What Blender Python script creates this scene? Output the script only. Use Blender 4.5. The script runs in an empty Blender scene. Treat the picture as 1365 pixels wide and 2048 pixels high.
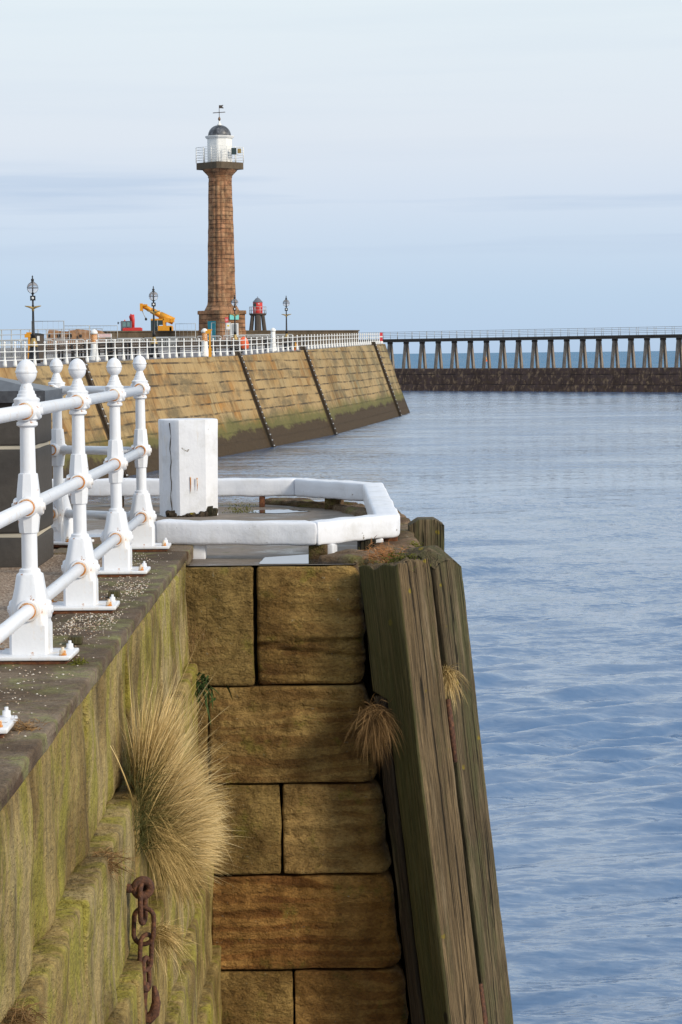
import bpy, bmesh, math, random
from mathutils import Vector, Matrix, noise
R = math.radians
random.seed(7)
sc = bpy.context.scene
COL = sc.collection
V = Vector

# ------------------------------------------------------------------ camera
F = 5000.0; ZC = 1.25
cd = bpy.data.cameras.new('camera'); cam = bpy.data.objects.new('camera', cd); COL.objects.link(cam)
cd.sensor_fit = 'VERTICAL'; cd.sensor_height = 36; cd.sensor_width = 24; cd.lens = 36*F/2048
cd.clip_start = 0.1; cd.clip_end = 60000
CR = Matrix.Rotation(R(90)-math.atan(316/F), 3, 'X') @ Matrix.Rotation(R(-0.6), 3, 'Z')
cam.matrix_world = Matrix.Translation((0, 0, ZC)) @ CR.to_4x4()
sc.camera = cam
def at(px, py, Y):                       # point seen at a photo pixel, at distance Y
    d = CR @ V((px-682.5, 1024-py, -F)); return V((0, 0, ZC)) + d*(Y/d.y)

# ------------------------------------------------------------------ light
SUN_EL, SUN_AZ = 26, 124                 # azimuth clockwise from +Y
w = bpy.data.worlds.new('World'); sc.world = w; w.use_nodes = True
nt = w.node_tree; nt.nodes.clear()
def wn(t, **k):
    n = nt.nodes.new(t)
    for a, b in k.items(): setattr(n, a, b)
    return n
L = nt.links.new
out = wn('ShaderNodeOutputWorld'); bg = wn('ShaderNodeBackground'); bg.inputs[1].default_value = 0.1
sky = wn('ShaderNodeTexSky', sky_type='NISHITA'); sky.sun_disc = False
sky.sun_elevation = R(SUN_EL); sky.sun_rotation = R(SUN_AZ); sky.air_density = 1.0; sky.dust_density = 1.5
tc = wn('ShaderNodeTexCoord'); sep = wn('ShaderNodeSeparateXYZ'); L(tc.outputs['Generated'], sep.inputs[0])
rp = wn('ShaderNodeValToRGB'); L(sep.outputs[2], rp.inputs[0])      # high thin cloud, paler upward
cr = rp.color_ramp
stops = [(0.0, (5.0, 6.5, 8.5)), (0.022, (5.3, 6.85, 8.7)), (0.047, (6.2, 7.4, 8.95)), (0.062, (6.8, 7.75, 9.1)), (0.085, (7.6, 8.25, 9.15)),
         (0.145, (8.1, 9.0, 9.5)), (0.35, (7.6, 8.6, 9.6)), (0.65, (7.2, 8.3, 9.5)), (1.0, (4.4, 5.6, 7.6))]
cr.elements[0].position = 0; cr.elements[1].position = 1
for i, (p, c) in enumerate(stops):
    e = cr.elements[0] if i == 0 else (cr.elements[-1] if i == len(stops)-1 else cr.elements.new(p))
    e.color = (*[q/10 for q in c], 1)
sc10 = wn('ShaderNodeVectorMath', operation='SCALE'); sc10.inputs[3].default_value = 10; L(rp.outputs[0], sc10.inputs[0])
mp = wn('ShaderNodeMapping'); mp.inputs['Scale'].default_value = (3.2, 3.2, 62); mp.inputs['Location'].default_value = (3.4, 0.3, 1.15); L(tc.outputs['Generated'], mp.inputs[0])
ns = wn('ShaderNodeTexNoise'); ns.inputs['Scale'].default_value = 1.6; ns.inputs['Detail'].default_value = 5; ns.inputs['Roughness'].default_value = 0.5; L(mp.outputs[0], ns.inputs[0])
r2 = wn('ShaderNodeValToRGB'); L(ns.outputs[0], r2.inputs[0]); r2.color_ramp.elements[0].position = .48; r2.color_ramp.elements[1].position = .66
# streaks live in a band a few degrees up
r3 = wn('ShaderNodeValToRGB'); L(sep.outputs[2], r3.inputs[0])
q = r3.color_ramp; q.elements[0].position = .035; q.elements[0].color = (0, 0, 0, 1); q.elements[1].position = .05; q.elements[1].color = (1, 1, 1, 1)
e = q.elements.new(.068); e.color = (1, 1, 1, 1); e = q.elements.new(.078); e.color = (0.1, 0.1, 0.1, 1)
mm = wn('ShaderNodeMath', operation='MULTIPLY'); L(r2.outputs[0], mm.inputs[0]); L(r3.outputs[0], mm.inputs[1])
m2 = wn('ShaderNodeMath', operation='MULTIPLY'); L(mm.outputs[0], m2.inputs[0]); m2.inputs[1].default_value = .75
mx = wn('ShaderNodeMix', data_type='RGBA'); L(m2.outputs[0], mx.inputs[0]); L(sc10.outputs[0], mx.inputs[6]); mx.inputs[7].default_value = (5.1, 6.35, 8.2, 1)
mv = wn('ShaderNodeMix', data_type='RGBA'); mv.inputs[0].default_value = .94; L(sky.outputs[0], mv.inputs[6]); L(mx.outputs[2], mv.inputs[7])
L(mv.outputs[2], bg.inputs[0]); L(bg.outputs[0], out.inputs[0])

sl = bpy.data.lights.new('sun', 'SUN'); so = bpy.data.objects.new('sun', sl); COL.objects.link(so)
sl.energy = 3.2; sl.angle = R(12); sl.color = (1.0, 0.90, 0.74)
sd = V((math.sin(R(SUN_AZ))*math.cos(R(SUN_EL)), math.cos(R(SUN_AZ))*math.cos(R(SUN_EL)), math.sin(R(SUN_EL))))
so.rotation_euler = sd.to_track_quat('Z', 'Y').to_euler()
sc.view_settings.view_transform = 'Standard'; sc.view_settings.look = 'None'
sc.view_settings.exposure = 0.0; sc.view_settings.gamma = 1.0; sc.view_settings.use_curve_mapping = False

# ------------------------------------------------------------------ materials
class G:
    def __init__(s, name, rough=.7, metal=0, color=None, spec=.4):
        s.m = bpy.data.materials.new(name); s.m.use_nodes = True; s.t = s.m.node_tree
        s.b = s.t.nodes['Principled BSDF']; s.b.inputs['Roughness'].default_value = rough
        s.b.inputs['Metallic'].default_value = metal; s.b.inputs['Specular IOR Level'].default_value = spec
        if color: s.b.inputs['Base Color'].default_value = (*color, 1)
        s.nrm = None
    def L(s, a, b): s.t.links.new(a, b)
    def N(s, ty, **k):
        n = s.t.nodes.new(ty)
        for a, b in k.items(): setattr(n, a, b)
        return n
    def obj(s): return s.N('ShaderNodeTexCoord').outputs['Object']
    def uv(s): return s.N('ShaderNodeTexCoord').outputs['UV']
    def map(s, v, sc_=(1, 1, 1), rot=(0, 0, 0), loc=(0, 0, 0)):
        n = s.N('ShaderNodeMapping'); s.L(v, n.inputs[0]); n.inputs['Scale'].default_value = sc_
        n.inputs['Rotation'].default_value = rot; n.inputs['Location'].default_value = loc; return n.outputs[0]
    def noise(s, v, scale, det=4, ro=.55, dist=0):
        n = s.N('ShaderNodeTexNoise'); s.L(v, n.inputs[0]); n.inputs['Scale'].default_value = scale
        n.inputs['Detail'].default_value = det; n.inputs['Roughness'].default_value = ro; n.inputs['Distortion'].default_value = dist
        return n.outputs[0]
    def vor(s, v, scale, feat='F1', o=0):
        n = s.N('ShaderNodeTexVoronoi', feature=feat); s.L(v, n.inputs[0]); n.inputs['Scale'].default_value = scale; return n.outputs[o]
    def wave(s, v, scale, dist=4, det=3, axis='Z'):
        n = s.N('ShaderNodeTexWave', bands_direction=axis); s.L(v, n.inputs[0]); n.inputs['Scale'].default_value = scale
        n.inputs['Distortion'].default_value = dist; n.inputs['Detail'].default_value = det; n.inputs['Detail Scale'].default_value = 1.2; return n.outputs[1]
    def ramp(s, f, st):
        n = s.N('ShaderNodeValToRGB'); s.L(f, n.inputs[0]); c = n.color_ramp
        c.elements.remove(c.elements[1])
        for i, (p, col) in enumerate(st):
            if not hasattr(col, '__len__'): col = (col,)*3
            e = c.elements[0] if i == 0 else c.elements.new(p)
            e.position = p; e.color = (*col, 1)
        return n.outputs[0]
    def mix(s, f, a, b, mode='MIX'):
        n = s.N('ShaderNodeMix', data_type='RGBA', blend_type=mode)
        for i, x in ((0, f), (6, a), (7, b)):
            if hasattr(x, 'is_linked') or hasattr(x, 'links'): s.L(x, n.inputs[i])
            elif hasattr(x, '__len__'): n.inputs[i].default_value = (*x, 1)
            else: n.inputs[i].default_value = x
        return n.outputs[2]
    def math(s, op, a, b=0.0, c=None):
        n = s.N('ShaderNodeMath', operation=op)
        for i, x in enumerate((a, b) if c is None else (a, b, c)):
            if hasattr(x, 'links'): s.L(x, n.inputs[i])
            else: n.inputs[i].default_value = x
        return n.outputs[0]
    def sep(s, v):
        n = s.N('ShaderNodeSeparateXYZ'); s.L(v, n.inputs[0]); return n.outputs
    def comb(s, *a):
        n = s.N('ShaderNodeCombineXYZ')
        for i, x in enumerate(a):
            if hasattr(x, 'links'): s.L(x, n.inputs[i])
            else: n.inputs[i].default_value = x
        return n.outputs[0]
    def tone(s):
        n = s.N('ShaderNodeAttribute', attribute_name='tone'); return n.outputs['Fac']
    def normz(s):
        return s.sep(s.N('ShaderNodeNewGeometry').outputs['True Normal'])[2]
    def bump(s, h, st=.5, d=.01):
        n = s.N('ShaderNodeBump'); n.inputs['Strength'].default_value = st; n.inputs['Distance'].default_value = d
        s.L(h, n.inputs['Height'])
        if s.nrm is not None: s.L(s.nrm, n.inputs['Normal'])
        s.nrm = n.outputs[0]; s.L(s.nrm, s.b.inputs['Normal'])
    def col(s, c): s.L(c, s.b.inputs['Base Color'])
    def rough(s, c): s.L(c, s.b.inputs['Roughness'])

M = {}
def plain(name, c, rough=.6, metal=0, var=.25, sc_=3):
    g = G(name, rough, metal); o = g.obj(); n = g.noise(o, sc_, 5)
    g.col(g.mix(n, [x*(1-var) for x in c], [min(1, x*(1+var)) for x in c])); M[name] = g.m; return g
plain('dark iron', (.022, .022, .024), .45, .3); plain('gold paint', (.36, .25, .09), .45, .2)
plain('galvanised', (.42, .43, .43), .45, .3); plain('yellow paint', (.68, .30, .02), .45); plain('red paint', (.58, .045, .04), .5)
plain('orange plastic', (.85, .14, .05), .5); plain('teal paint', (.02, .27, .33), .5); plain('teal sign', (.15, .48, .45), .5)
plain('white far', (.78, .77, .74), .5, 0, .08); plain('dark glass', (.03, .05, .05), .12); plain('dark timber far', (.07, .055, .045), .8)
plain('slate grey', (.13, .14, .17), .5, 0, .3, 1.5); plain('cab glass', (.16, .27, .27), .15); plain('rubber', (.02, .02, .02), .8)
plain('sign white', (.78, .78, .76), .5, 0, .04); plain('sign yellow', (.8, .6, .05), .5); plain('sign red', (.65, .05, .06), .5)
plain('lead grey', (.2, .21, .23), .5); plain('concrete grey', (.27, .26, .25), .8); plain('bronze', (.2, .12, .07), .5, .3)

# glass of the lamp globes
g = G('lamp glass', .03, color=(.9, .9, .92)); g.b.inputs['Transmission Weight'].default_value = .85; g.b.inputs['IOR'].default_value = 1.05; M['lamp glass'] = g.m

# glossy white paint on iron with rust weeping
g = G('white iron paint', .32, spec=.5); o = g.obj()
n1 = g.noise(o, 14, 6, .6); n2 = g.noise(o, 5, 4)
base = g.mix(n2, (.70, .715, .76), (.79, .80, .825))
chip = g.ramp(g.noise(o, 26, 6, .62), [(.665, 0), (.70, 1)])
st = g.ramp(g.noise(g.map(o, (1, 1, .16)), 16, 5, .6), [(.6, 0), (.76, 1)])
c = g.mix(g.math('MULTIPLY', st, .35), base, (.70, .55, .33)); c = g.mix(chip, c, (.38, .15, .04)); g.col(c)
g.bump(n1, .5, .004); g.bump(g.vor(o, 60), .10, .003); M['white iron'] = g.m
gz = g.sep(o)[2]
near = g.math('MAXIMUM', g.math('MAXIMUM', g.math('SUBTRACT', 1.0, g.math('DIVIDE', g.math('ABSOLUTE', g.math('SUBTRACT', gz, 1.02)), .07)), g.math('SUBTRACT', 1.0, g.math('DIVIDE', g.math('ABSOLUTE', g.math('SUBTRACT', gz, .625)), .07))), g.math('MAXIMUM', g.math('SUBTRACT', 1.0, g.math('DIVIDE', g.math('ABSOLUTE', g.math('SUBTRACT', gz, .20)), .07)), g.math('SUBTRACT', 1.0, g.math('DIVIDE', gz, .05))))
near = g.math('MULTIPLY', g.math('MAXIMUM', near, 0.0), g.math('LESS_THAN', g.math('ABSOLUTE', g.sep(o)[0]), .3))
f2 = g.ramp(g.math('MULTIPLY_ADD', near, .10, g.noise(g.map(o, (1, 1, .6)), 34, 6, .66)), [(.69, 0), (.74, 1)])
f3 = g.ramp(g.math('MULTIPLY_ADD', near, .10, g.noise(g.map(o, (1, 1, .3)), 14, 5, .62)), [(.60, 0), (.78, .5)])
c2 = g.mix(f3, c, (.62, .40, .16)); c2 = g.mix(f2, c2, (.42, .16, .035)); g.col(c2)
# rust
g = G('rust', .85); o = g.obj(); g.col(g.ramp(g.noise(o, 30, 6, .65), [(.3, (.05, .02, .012)), (.5, (.13, .045, .018)), (.72, (.24, .09, .03))])); g.bump(g.noise(o, 60, 6), .8, .006); M['rust'] = g.m
g = G('fresh rust', .8); o = g.obj(); f = g.ramp(g.noise(o, 22, 5, .6), [(.38, 0), (.50, 1)])
g.col(g.mix(f, (.70, .62, .50), (.50, .19, .03))); M['fresh rust'] = g.m
g = G('chain iron', .8); o = g.obj(); g.col(g.ramp(g.noise(o, 45, 6, .65), [(.3, (.03, .014, .009)), (.5, (.085, .034, .017)), (.7, (.19, .075, .03))])); g.bump(g.noise(o, 90, 6), 1, .006); M['chain iron'] = g.m

# thick matt white paint on timber
def white_timber():
    g = G('white timber paint', .42, spec=.35); o = g.obj()
    n = g.noise(o, 9, 5, .6); grain = g.noise(g.map(o, (1, 1, .2)), 30, 4)
    base = g.mix(n, (.69, .70, .755), (.78, .79, .825))
    spl = g.ramp(g.noise(g.map(o, (.6, 1, 1)), 15, 8, .7), [(.655, 0), (.675, 1)])
    stain = g.ramp(g.noise(g.map(o, (1, 1, .13)), 18, 4, .6), [(.64, 0), (.8, 1)])
    pt_ = g.N('ShaderNodeNewGeometry').outputs['Pointiness']; c = g.mix(g.math('MULTIPLY', stain, .7), base, (.58, .44, .27)); c = g.mix(g.math('MULTIPLY', g.ramp(g.noise(o, 4, 6, .7), [(.5, 0), (.68, .5)]), 1.0), c, (.50, .49, .47)); c = g.mix(spl, c, (.16, .13, .09)); g.col(c)
    g.bump(n, .5, .01); g.bump(grain, .35, .004); g.bump(g.noise(o, 60, 3), .25, .003); M['white timber'] = g.m
white_timber()

# tooled sandstone of the near quay; tone picks the block's own colour
def sandstone(name, pal, moss, mosscol=(.13, .13, .018), vert=False, bedscale=1.0, lich=.0, bk=1.0):
    g = G(name, .85, spec=.25); o = g.obj(); t = g.tone()
    warp = g.N('ShaderNodeVectorMath', operation='ADD'); g.L(o, warp.inputs[0]); off = g.comb(g.math('MULTIPLY', t, 37.0), 0.0, g.math('MULTIPLY', t, 11.3)); g.L(off, warp.inputs[1]); v = warp.outputs[0]
    stonec = g.ramp(t, [(0, pal[0]), (.33, pal[1]), (.66, pal[2]), (1, pal[3])])
    big = g.noise(v, 3.2, 5, .6)
    c = g.mix(big, stonec, g.mix(1.0, stonec, (.62, .58, .52), 'MULTIPLY'))
    if not vert:
        beds = g.wave(g.map(v, (.25, .25, 1), (0, R(4), 0)), 3.2*bedscale, 9, 5)
        bm_ = g.ramp(g.noise(v, 1.6, 2), [(.42, 0), (.62, 1)])
        c = g.mix(g.math('MULTIPLY', g.ramp(beds, [(.35, 1), (.62, 0)]), g.math('MULTIPLY', bm_, .75)), c, g.mix(1.0, stonec, (.42, .30, .22), 'MULTIPLY'))
    else:
        stv = g.noise(g.map(o, (3, 3.2, .5)), 2.2, 6, .62)
        c = g.mix(g.math('MULTIPLY', g.ramp(stv, [(.42, 0), (.66, 1)]), .8), c, (.48, .345, .13))
        c = g.mix(g.ramp(g.noise(g.map(o, (4, 4, .8), loc=(3, 1, 0)), 2.0, 5, .6), [(.50, 0), (.70, .8)]), c, (.15, .12, .055))
    mo = g.ramp(g.noise(g.map(o, (1, 1, .45 if vert else 1)), 4.2, 7, .68), [(moss, 0), (moss+.1, 1)])
    moc = g.mix(g.noise(o, 9, 5), mosscol, [x*2.1 for x in mosscol])
    c = g.mix(g.math('MULTIPLY', mo, .84 if vert else .72), c, moc)
    if lich: c = g.mix(g.math('MULTIPLY', g.ramp(g.noise(o, 24, 6, .7), [(.655, 0), (.69, 1)]), lich), c, (.45, .45, .36))
    gr_ = g.noise(g.map(v, (1, 1, 1.7), (0, R(30), 0)), 38, 6, .72); c = g.mix(g.ramp(gr_, [(.36, .5), (.52, 0)]), c, g.mix(1.0, c, (.42, .38, .32), 'MULTIPLY')); c = g.mix(g.ramp(gr_, [(.52, 0), (.68, .35)]), c, g.mix(1.0, c, (1.7, 1.65, 1.5), 'MULTIPLY'))
    blo = g.noise(g.map(o, loc=(4, 1, 2)), 1.9, 6, .65); c = g.mix(g.ramp(blo, [(.40, .9), (.54, 0)]), c, g.mix(1.0, c, (.50, .44, .36), 'MULTIPLY'))
    sp = g.ramp(g.noise(o, 60, 5, .75), [(.60, 0), (.68, 1)]); c = g.mix(g.math('MULTIPLY', sp, .6), c, (.035, .028, .018))
    pv = g.ramp(g.vor(o, 40), [(.0, 1), (.2, 0)]); c = g.mix(g.math('MULTIPLY', pv, .35), c, (.05, .035, .02))
    g.col(c)
    tool = g.noise(g.map(v, (1.0, 1, 2.2), (0, R(35), 0)), 16, 5, .6)
    g.bump(g.noise(v, 6, 7, .62), 1, .07*bk); g.bump(tool, 1, .05*bk)
    if not vert: g.bump(beds, .35, .012)
    g.bump(g.noise(o, 75, 4, .6), 1, .012)
    M[name] = g.m
sandstone('quay stone face', [(.33, .228, .078), (.43, .28, .092), (.53, .345, .130), (.53, .275, .072)], .56, (.14, .12, .02), lich=.5)
sandstone('quay stone mossy', [(.31, .23, .085), (.37, .265, .09), (.43, .32, .12), (.52, .42, .22)], .48, (.195, .170, .024), True, bk=.6)
sandstone('coping stone', [(.18, .135, .094), (.215, .162, .114), (.25, .19, .134), (.28, .215, .153)], .50, (.15, .15, .055), lich=.7, bk=.25)
sandstone('edge stone', [(.20, .145, .08), (.26, .175, .10), (.30, .20, .12), (.28, .21, .14)], .52, (.10, .095, .02), lich=.9)

plain('groove brown', (.075, .055, .036), .9)
plain('edge dark', (.035, .028, .018), .9)
# weathered pile timber
def timber(name, a, b, green, gthr, lich=.54, leftgreenshade=False):
    g = G(name, .8, spec=.25); o = g.obj()
    fine = g.noise(g.map(o, (1, 1, .02)), 110, 6, .7); mid = g.noise(g.map(o, (1, 1, .03)), 26, 6, .6); big = g.noise(g.map(o, (1, 1, .25)), 3.5, 5)
    c = g.mix(g.ramp(mid, [(.38, 0), (.62, 1)]), a, b); c = g.mix(g.math('MULTIPLY', g.ramp(big, [(.4, 0), (.65, 1)]), .55), c, [x*.5 for x in a])
    c = g.mix(g.ramp(fine, [(.42, .75), (.58, 0)]), c, [x*.22 for x in a])
    cn = g.noise(g.map(o, (1, 1, .012)), 13, 3, .5); crack = g.ramp(cn, [(.488, 0), (.5, 1), (.512, 0)])
    crm = g.math('MULTIPLY', crack, g.ramp(g.noise(g.map(o, (1, 1, .12), loc=(5, 2, 1)), 3, 2), [(.44, 0), (.5, 1)]))
    gm = g.ramp(g.noise(g.map(o, (1, 1, .22)), 6, 8, .72), [(gthr, 0), (gthr+.14, 1)])
    c = g.mix(g.math('MULTIPLY', gm, .75), c, g.mix(fine, [x*.5 for x in green], [x*1.4 for x in green]))
    pale = g.ramp(g.noise(g.map(o, (1, 1, .06), loc=(9, 4, 2)), 14, 6, .65), [(.56, 0), (.72, 1)]); c = g.mix(g.math('MULTIPLY', pale, .55), c, (.34, .26, .16))
    vv = g.N('ShaderNodeVectorMath', operation='ADD'); g.L(o, vv.inputs[0]); ds = g.N('ShaderNodeTexNoise'); g.L(o, ds.inputs[0]); ds.inputs['Scale'].default_value = 30; sc_ = g.N('ShaderNodeVectorMath', operation='SCALE'); g.L(ds.outputs[1], sc_.inputs[0]); sc_.inputs[3].default_value = .03; g.L(sc_.outputs[0], vv.inputs[1])
    li = g.ramp(g.vor(vv.outputs[0], 7), [(.0, 1), (.11, 1), (.15, 0)]); li = g.math('MULTIPLY', li, g.ramp(g.noise(o, 2.2, 2), [(lich, 0), (lich+.03, 1)]))
    c = g.mix(g.math('MULTIPLY', li, .8), c, g.mix(g.noise(o, 60, 3), (.16, .12, .008), (.36, .27, .02)))
    if leftgreenshade:  # shade of the left face painted in, together with its green growth
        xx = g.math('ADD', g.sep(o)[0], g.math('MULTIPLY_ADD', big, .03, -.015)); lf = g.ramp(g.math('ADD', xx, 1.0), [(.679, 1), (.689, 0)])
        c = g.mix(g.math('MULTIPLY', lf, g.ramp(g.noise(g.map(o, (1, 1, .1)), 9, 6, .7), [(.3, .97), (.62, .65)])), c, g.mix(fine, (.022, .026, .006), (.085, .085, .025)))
    kn = g.ramp(g.vor(g.map(o, (1, 1, .45), loc=(2, 7, 3)), 3.5), [(0, 1), (.045, 1), (.07, 0)]); c = g.mix(g.math('MULTIPLY', kn, .85), c, (.012, .009, .006))
    c = g.mix(crm, c, (.010, .008, .005)); g.col(c)
    g.bump(mid, 1, .03); g.bump(fine, 1, .014); g.bump(g.math('SUBTRACT', 1.0, crm), 1, .03); M[name] = g.m
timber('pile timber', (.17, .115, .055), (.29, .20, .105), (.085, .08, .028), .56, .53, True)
timber('pile timber green', (.14, .10, .05), (.235, .175, .10), (.085, .085, .034), .47, .50)
timber('pile timber dark', (.04, .028, .018), (.085, .06, .04), (.03, .033, .014), .5)

# promenade surface: tan resin gravel
g = G('promenade gravel', .9, spec=.2); o = g.obj(); vc = g.N('ShaderNodeTexVoronoi'); g.L(o, vc.inputs[0]); vc.inputs['Scale'].default_value = 75
cc = g.sep(vc.outputs[1])[0]; c = g.ramp(cc, [(0, (.15, .10, .065)), (.5, (.33, .235, .165)), (1, (.56, .45, .35))]); c = g.mix(g.math('MULTIPLY', g.noise(o, 1.5, 3), .5), c, (.2, .14, .1)); g.col(c); g.bump(vc.outputs[0], 1, .008); M['gravel'] = g.m
g = G('pale chips', .8); c = g.ramp(g.tone(), [(0, (.35, .22, .13)), (.4, (.52, .42, .32)), (1, (.75, .70, .62))]); g.col(c); M['chips'] = g.m
g = G('wet platform', .6, spec=.5); o = g.obj(); n = g.noise(o, 2.6, 7, .62); c = g.ramp(n, [(.3, (.085, .06, .042)), (.5, (.15, .115, .085)), (.7, (.22, .175, .135))]); c = g.mix(g.math('MULTIPLY', g.ramp(g.noise(o, 6, 6, .7), [(.58, 0), (.66, 1)]), .7), c, (.09, .085, .02)); g.col(c); g.rough(g.ramp(n, [(.35, .25), (.55, .75)])); g.bump(g.noise(o, 14, 6), .8, .02); M['platform'] = g.m
g = G('puddle water', .015, color=(.03, .035, .04), spec=.9); o = g.obj(); g.bump(g.noise(o, 20, 2), .03, .005); M['puddle'] = g.m
# dark facing blocks of the pillar
g = G('dark block', .75); o = g.obj(); n = g.noise(o, 25, 6); g.col(g.mix(n, (.040, .035, .031), (.075, .066, .058))); g.bump(n, .5, .006); M['dark block'] = g.m
g = G('slate cap', .35); o = g.obj(); n = g.noise(g.map(o, (3, .6, 3), (0, 0, .5)), 9, 6); g.col(g.ramp(n, [(.4, (.045, .047, .055)), (.68, (.07, .075, .085)), (.76, (.35, .37, .4))])); g.bump(n, .3, .006); M['slate cap'] = g.m
g = G('pale mortar', .9, color=(.50, .45, .36)); M['mortar'] = g.m

# far pier masonry (uv: metres along the wall / metres above the water)
def ashlar(name, pal, rowh, bw, mort=(.07, .05, .03), weed=True, uvs=True, streak=.6, msz=.035):
    g = G(name, .85, spec=.25); u = g.uv(); s = g.sep(u); U, Vv = s[0], s[1]
    wob = g.math('MULTIPLY_ADD', g.noise(g.map(u, (.12, .4, 1)), 1, 2), .24, -.12)
    Vw = g.math('ADD', Vv, wob)
    rv = g.math('DIVIDE', Vw, rowh); row = g.math('FLOOR', rv); fr = g.math('FRACT', rv)
    wn_ = g.N('ShaderNodeTexWhiteNoise', noise_dimensions='1D'); g.L(row, wn_.inputs['W'])
    bwr = g.math('MULTIPLY_ADD', wn_.outputs[0], bw*.7, bw*.65)
    cu = g.math('ADD', g.math('DIVIDE', U, bwr), g.math('MULTIPLY', wn_.outputs[0], 17.3)); cell = g.math('FLOOR', cu); fu = g.math('FRACT', cu)
    w2 = g.N('ShaderNodeTexWhiteNoise', noise_dimensions='2D'); g.L(g.comb(cell, row, 0.0), w2.inputs[0]); rnd = w2.outputs[0]
    c = g.ramp(rnd, [(i/(len(pal)-1), p) for i, p in enumerate(pal)])
    pt = g.ramp(g.noise(g.map(u, (.08, .16, 1)), 1, 4, .6), [(.35, 0), (.65, 1)]); c = g.mix(g.math('MULTIPLY', pt, .45), c, pal[-1])
    sv = g.noise(g.map(u, (.9, .16, 1)), 1, 5, .65); c = g.mix(g.math('MULTIPLY', g.ramp(sv, [(.45, 0), (.62, 1)]), streak), c, [x*.42 for x in pal[0]])
    c = g.mix(g.math('MULTIPLY', g.ramp(g.noise(g.map(u, (.6, .3, 1), loc=(7, 3, 0)), 1, 5, .65), [(.52, 0), (.64, 1)]), .5), c, [min(1, x*1.45) for x in pal[-1]])
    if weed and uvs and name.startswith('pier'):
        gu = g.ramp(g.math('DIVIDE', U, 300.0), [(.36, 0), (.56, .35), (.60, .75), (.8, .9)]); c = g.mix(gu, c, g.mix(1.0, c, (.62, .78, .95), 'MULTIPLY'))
        bl = g.noise(g.map(u, (.11, .22, 1), loc=(3, 9, 0)), 1, 6, .62); c = g.mix(g.ramp(bl, [(.44, 0), (.56, .85)]), c, (.38, .265, .125)); c = g.mix(g.ramp(g.noise(g.map(u, (.16, .5, 1), loc=(13, 2, 0)), 1, 6, .7), [(.5, 0), (.64, .85)]), c, (.14, .105, .055))
    else:
        c = g.mix(g.ramp(g.noise(g.map(u, (.7, 1.6, 1), loc=(3, 1, 0)), 1, 6, .72), [(.46, 0), (.62, .85)]), c, (.10, .06, .035)); c = g.mix(g.ramp(g.noise(g.map(u, (1.2, .8, 1), loc=(8, 1, 0)), 1, 5, .7), [(.52, 0), (.66, .7)]), c, (.42, .27, .15))
    e1 = g.math('MINIMUM', fr, g.math('SUBTRACT', 1.0, fr)); e2 = g.math('MULTIPLY', g.math('MINIMUM', fu, g.math('SUBTRACT', 1.0, fu)), bw/rowh)
    jt = g.math('MAXIMUM', g.math('LESS_THAN', e1, msz/rowh*1.6), g.math('MULTIPLY', g.math('LESS_THAN', e2, msz/rowh), .7))
    jn = g.math('MULTIPLY', jt, g.ramp(g.noise(g.map(u, (.3, .7, 1), loc=(2, 2, 0)), 1, 5, .7), [(.42, .05), (.56, .95)]))
    c = g.mix(jn, c, mort)
    h = g.math('MULTIPLY_ADD', rnd, .6, g.math('MULTIPLY', g.math('SUBTRACT', 1.0, jt), .6))
    if weed:
        hv = g.math('ADD', Vv, g.math('MULTIPLY_ADD', g.noise(g.map(u, (.22, .5, 1)), 1, 7, .75), 2.6, -1.4))
        sl_ = g.math('MULTIPLY_ADD', U, -.003, 0.0)
        hv = g.math('ADD', hv, sl_)
        c = g.mix(g.ramp(g.math('DIVIDE', hv, 4), [(.34, .9), (.56, 0)]), c, g.mix(g.noise(g.map(u, (.3, .3, 1)), 1, 4), (.075, .07, .02), (.13, .125, .035)))
        c = g.mix(g.ramp(g.math('DIVIDE', hv, 4), [(.20, 1), (.27, 0)]), c, g.mix(g.noise(u, 3, 4), (.025, .016, .009), (.085, .055, .026)))
    g.col(c); g.bump(h, .8, .12); g.bump(g.noise(u, 4, 5), .5, .08); M[name] = g.m
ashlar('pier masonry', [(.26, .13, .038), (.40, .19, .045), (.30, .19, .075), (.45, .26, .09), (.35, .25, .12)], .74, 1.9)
ashlar('lighthouse masonry', [(.26, .125, .06), (.36, .18, .09), (.30, .165, .085), (.44, .26, .14), (.38, .185, .10)], .46, .9, (.06, .03, .02), False, True, .55, .022)
ashlar('breakwater masonry', [(.075, .042, .034), (.09, .052, .042), (.11, .066, .055), (.095, .06, .052)], 1.9, 7.0, (.03, .02, .018), False, True, .6, .05)
g = G('weathered concrete', .85); o = g.obj(); n = g.noise(g.map(o, (1, 1, .3)), 2.2, 6, .65); g.col(g.ramp(n, [(.3, (.10, .085, .07)), (.5, (.21, .175, .145)), (.7, (.33, .28, .23))])); g.bump(n, .5, .05); M['trestle concrete'] = g.m
g = G('dark deck beam', .85); o = g.obj(); n = g.noise(o, .8, 6, .6); g.col(g.mix(n, (.045, .036, .03), (.11, .09, .07))); M['deck beam'] = g.m
g = G('parapet stone', .85); o = g.obj(); n = g.noise(g.map(o, (1, 1, .4)), 1.1, 6, .65); g.col(g.ramp(n, [(.3, (.06, .045, .028)), (.7, (.13, .095, .06))])); g.bump(n, .5, .06); M['parapet stone'] = g.m
g = G('brown rubble', .9); o = g.obj(); n = g.noise(o, 1.4, 6, .65); g.col(g.ramp(n, [(.3, (.16, .085, .045)), (.7, (.34, .19, .10))])); g.bump(n, .6, .08); M['brown rubble'] = g.m
g = G('pier deck', .8); o = g.obj(); g.col(g.mix(g.noise(o, .4, 6), (.12, .11, .115), (.22, .2, .2))); M['pier deck'] = g.m
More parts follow.
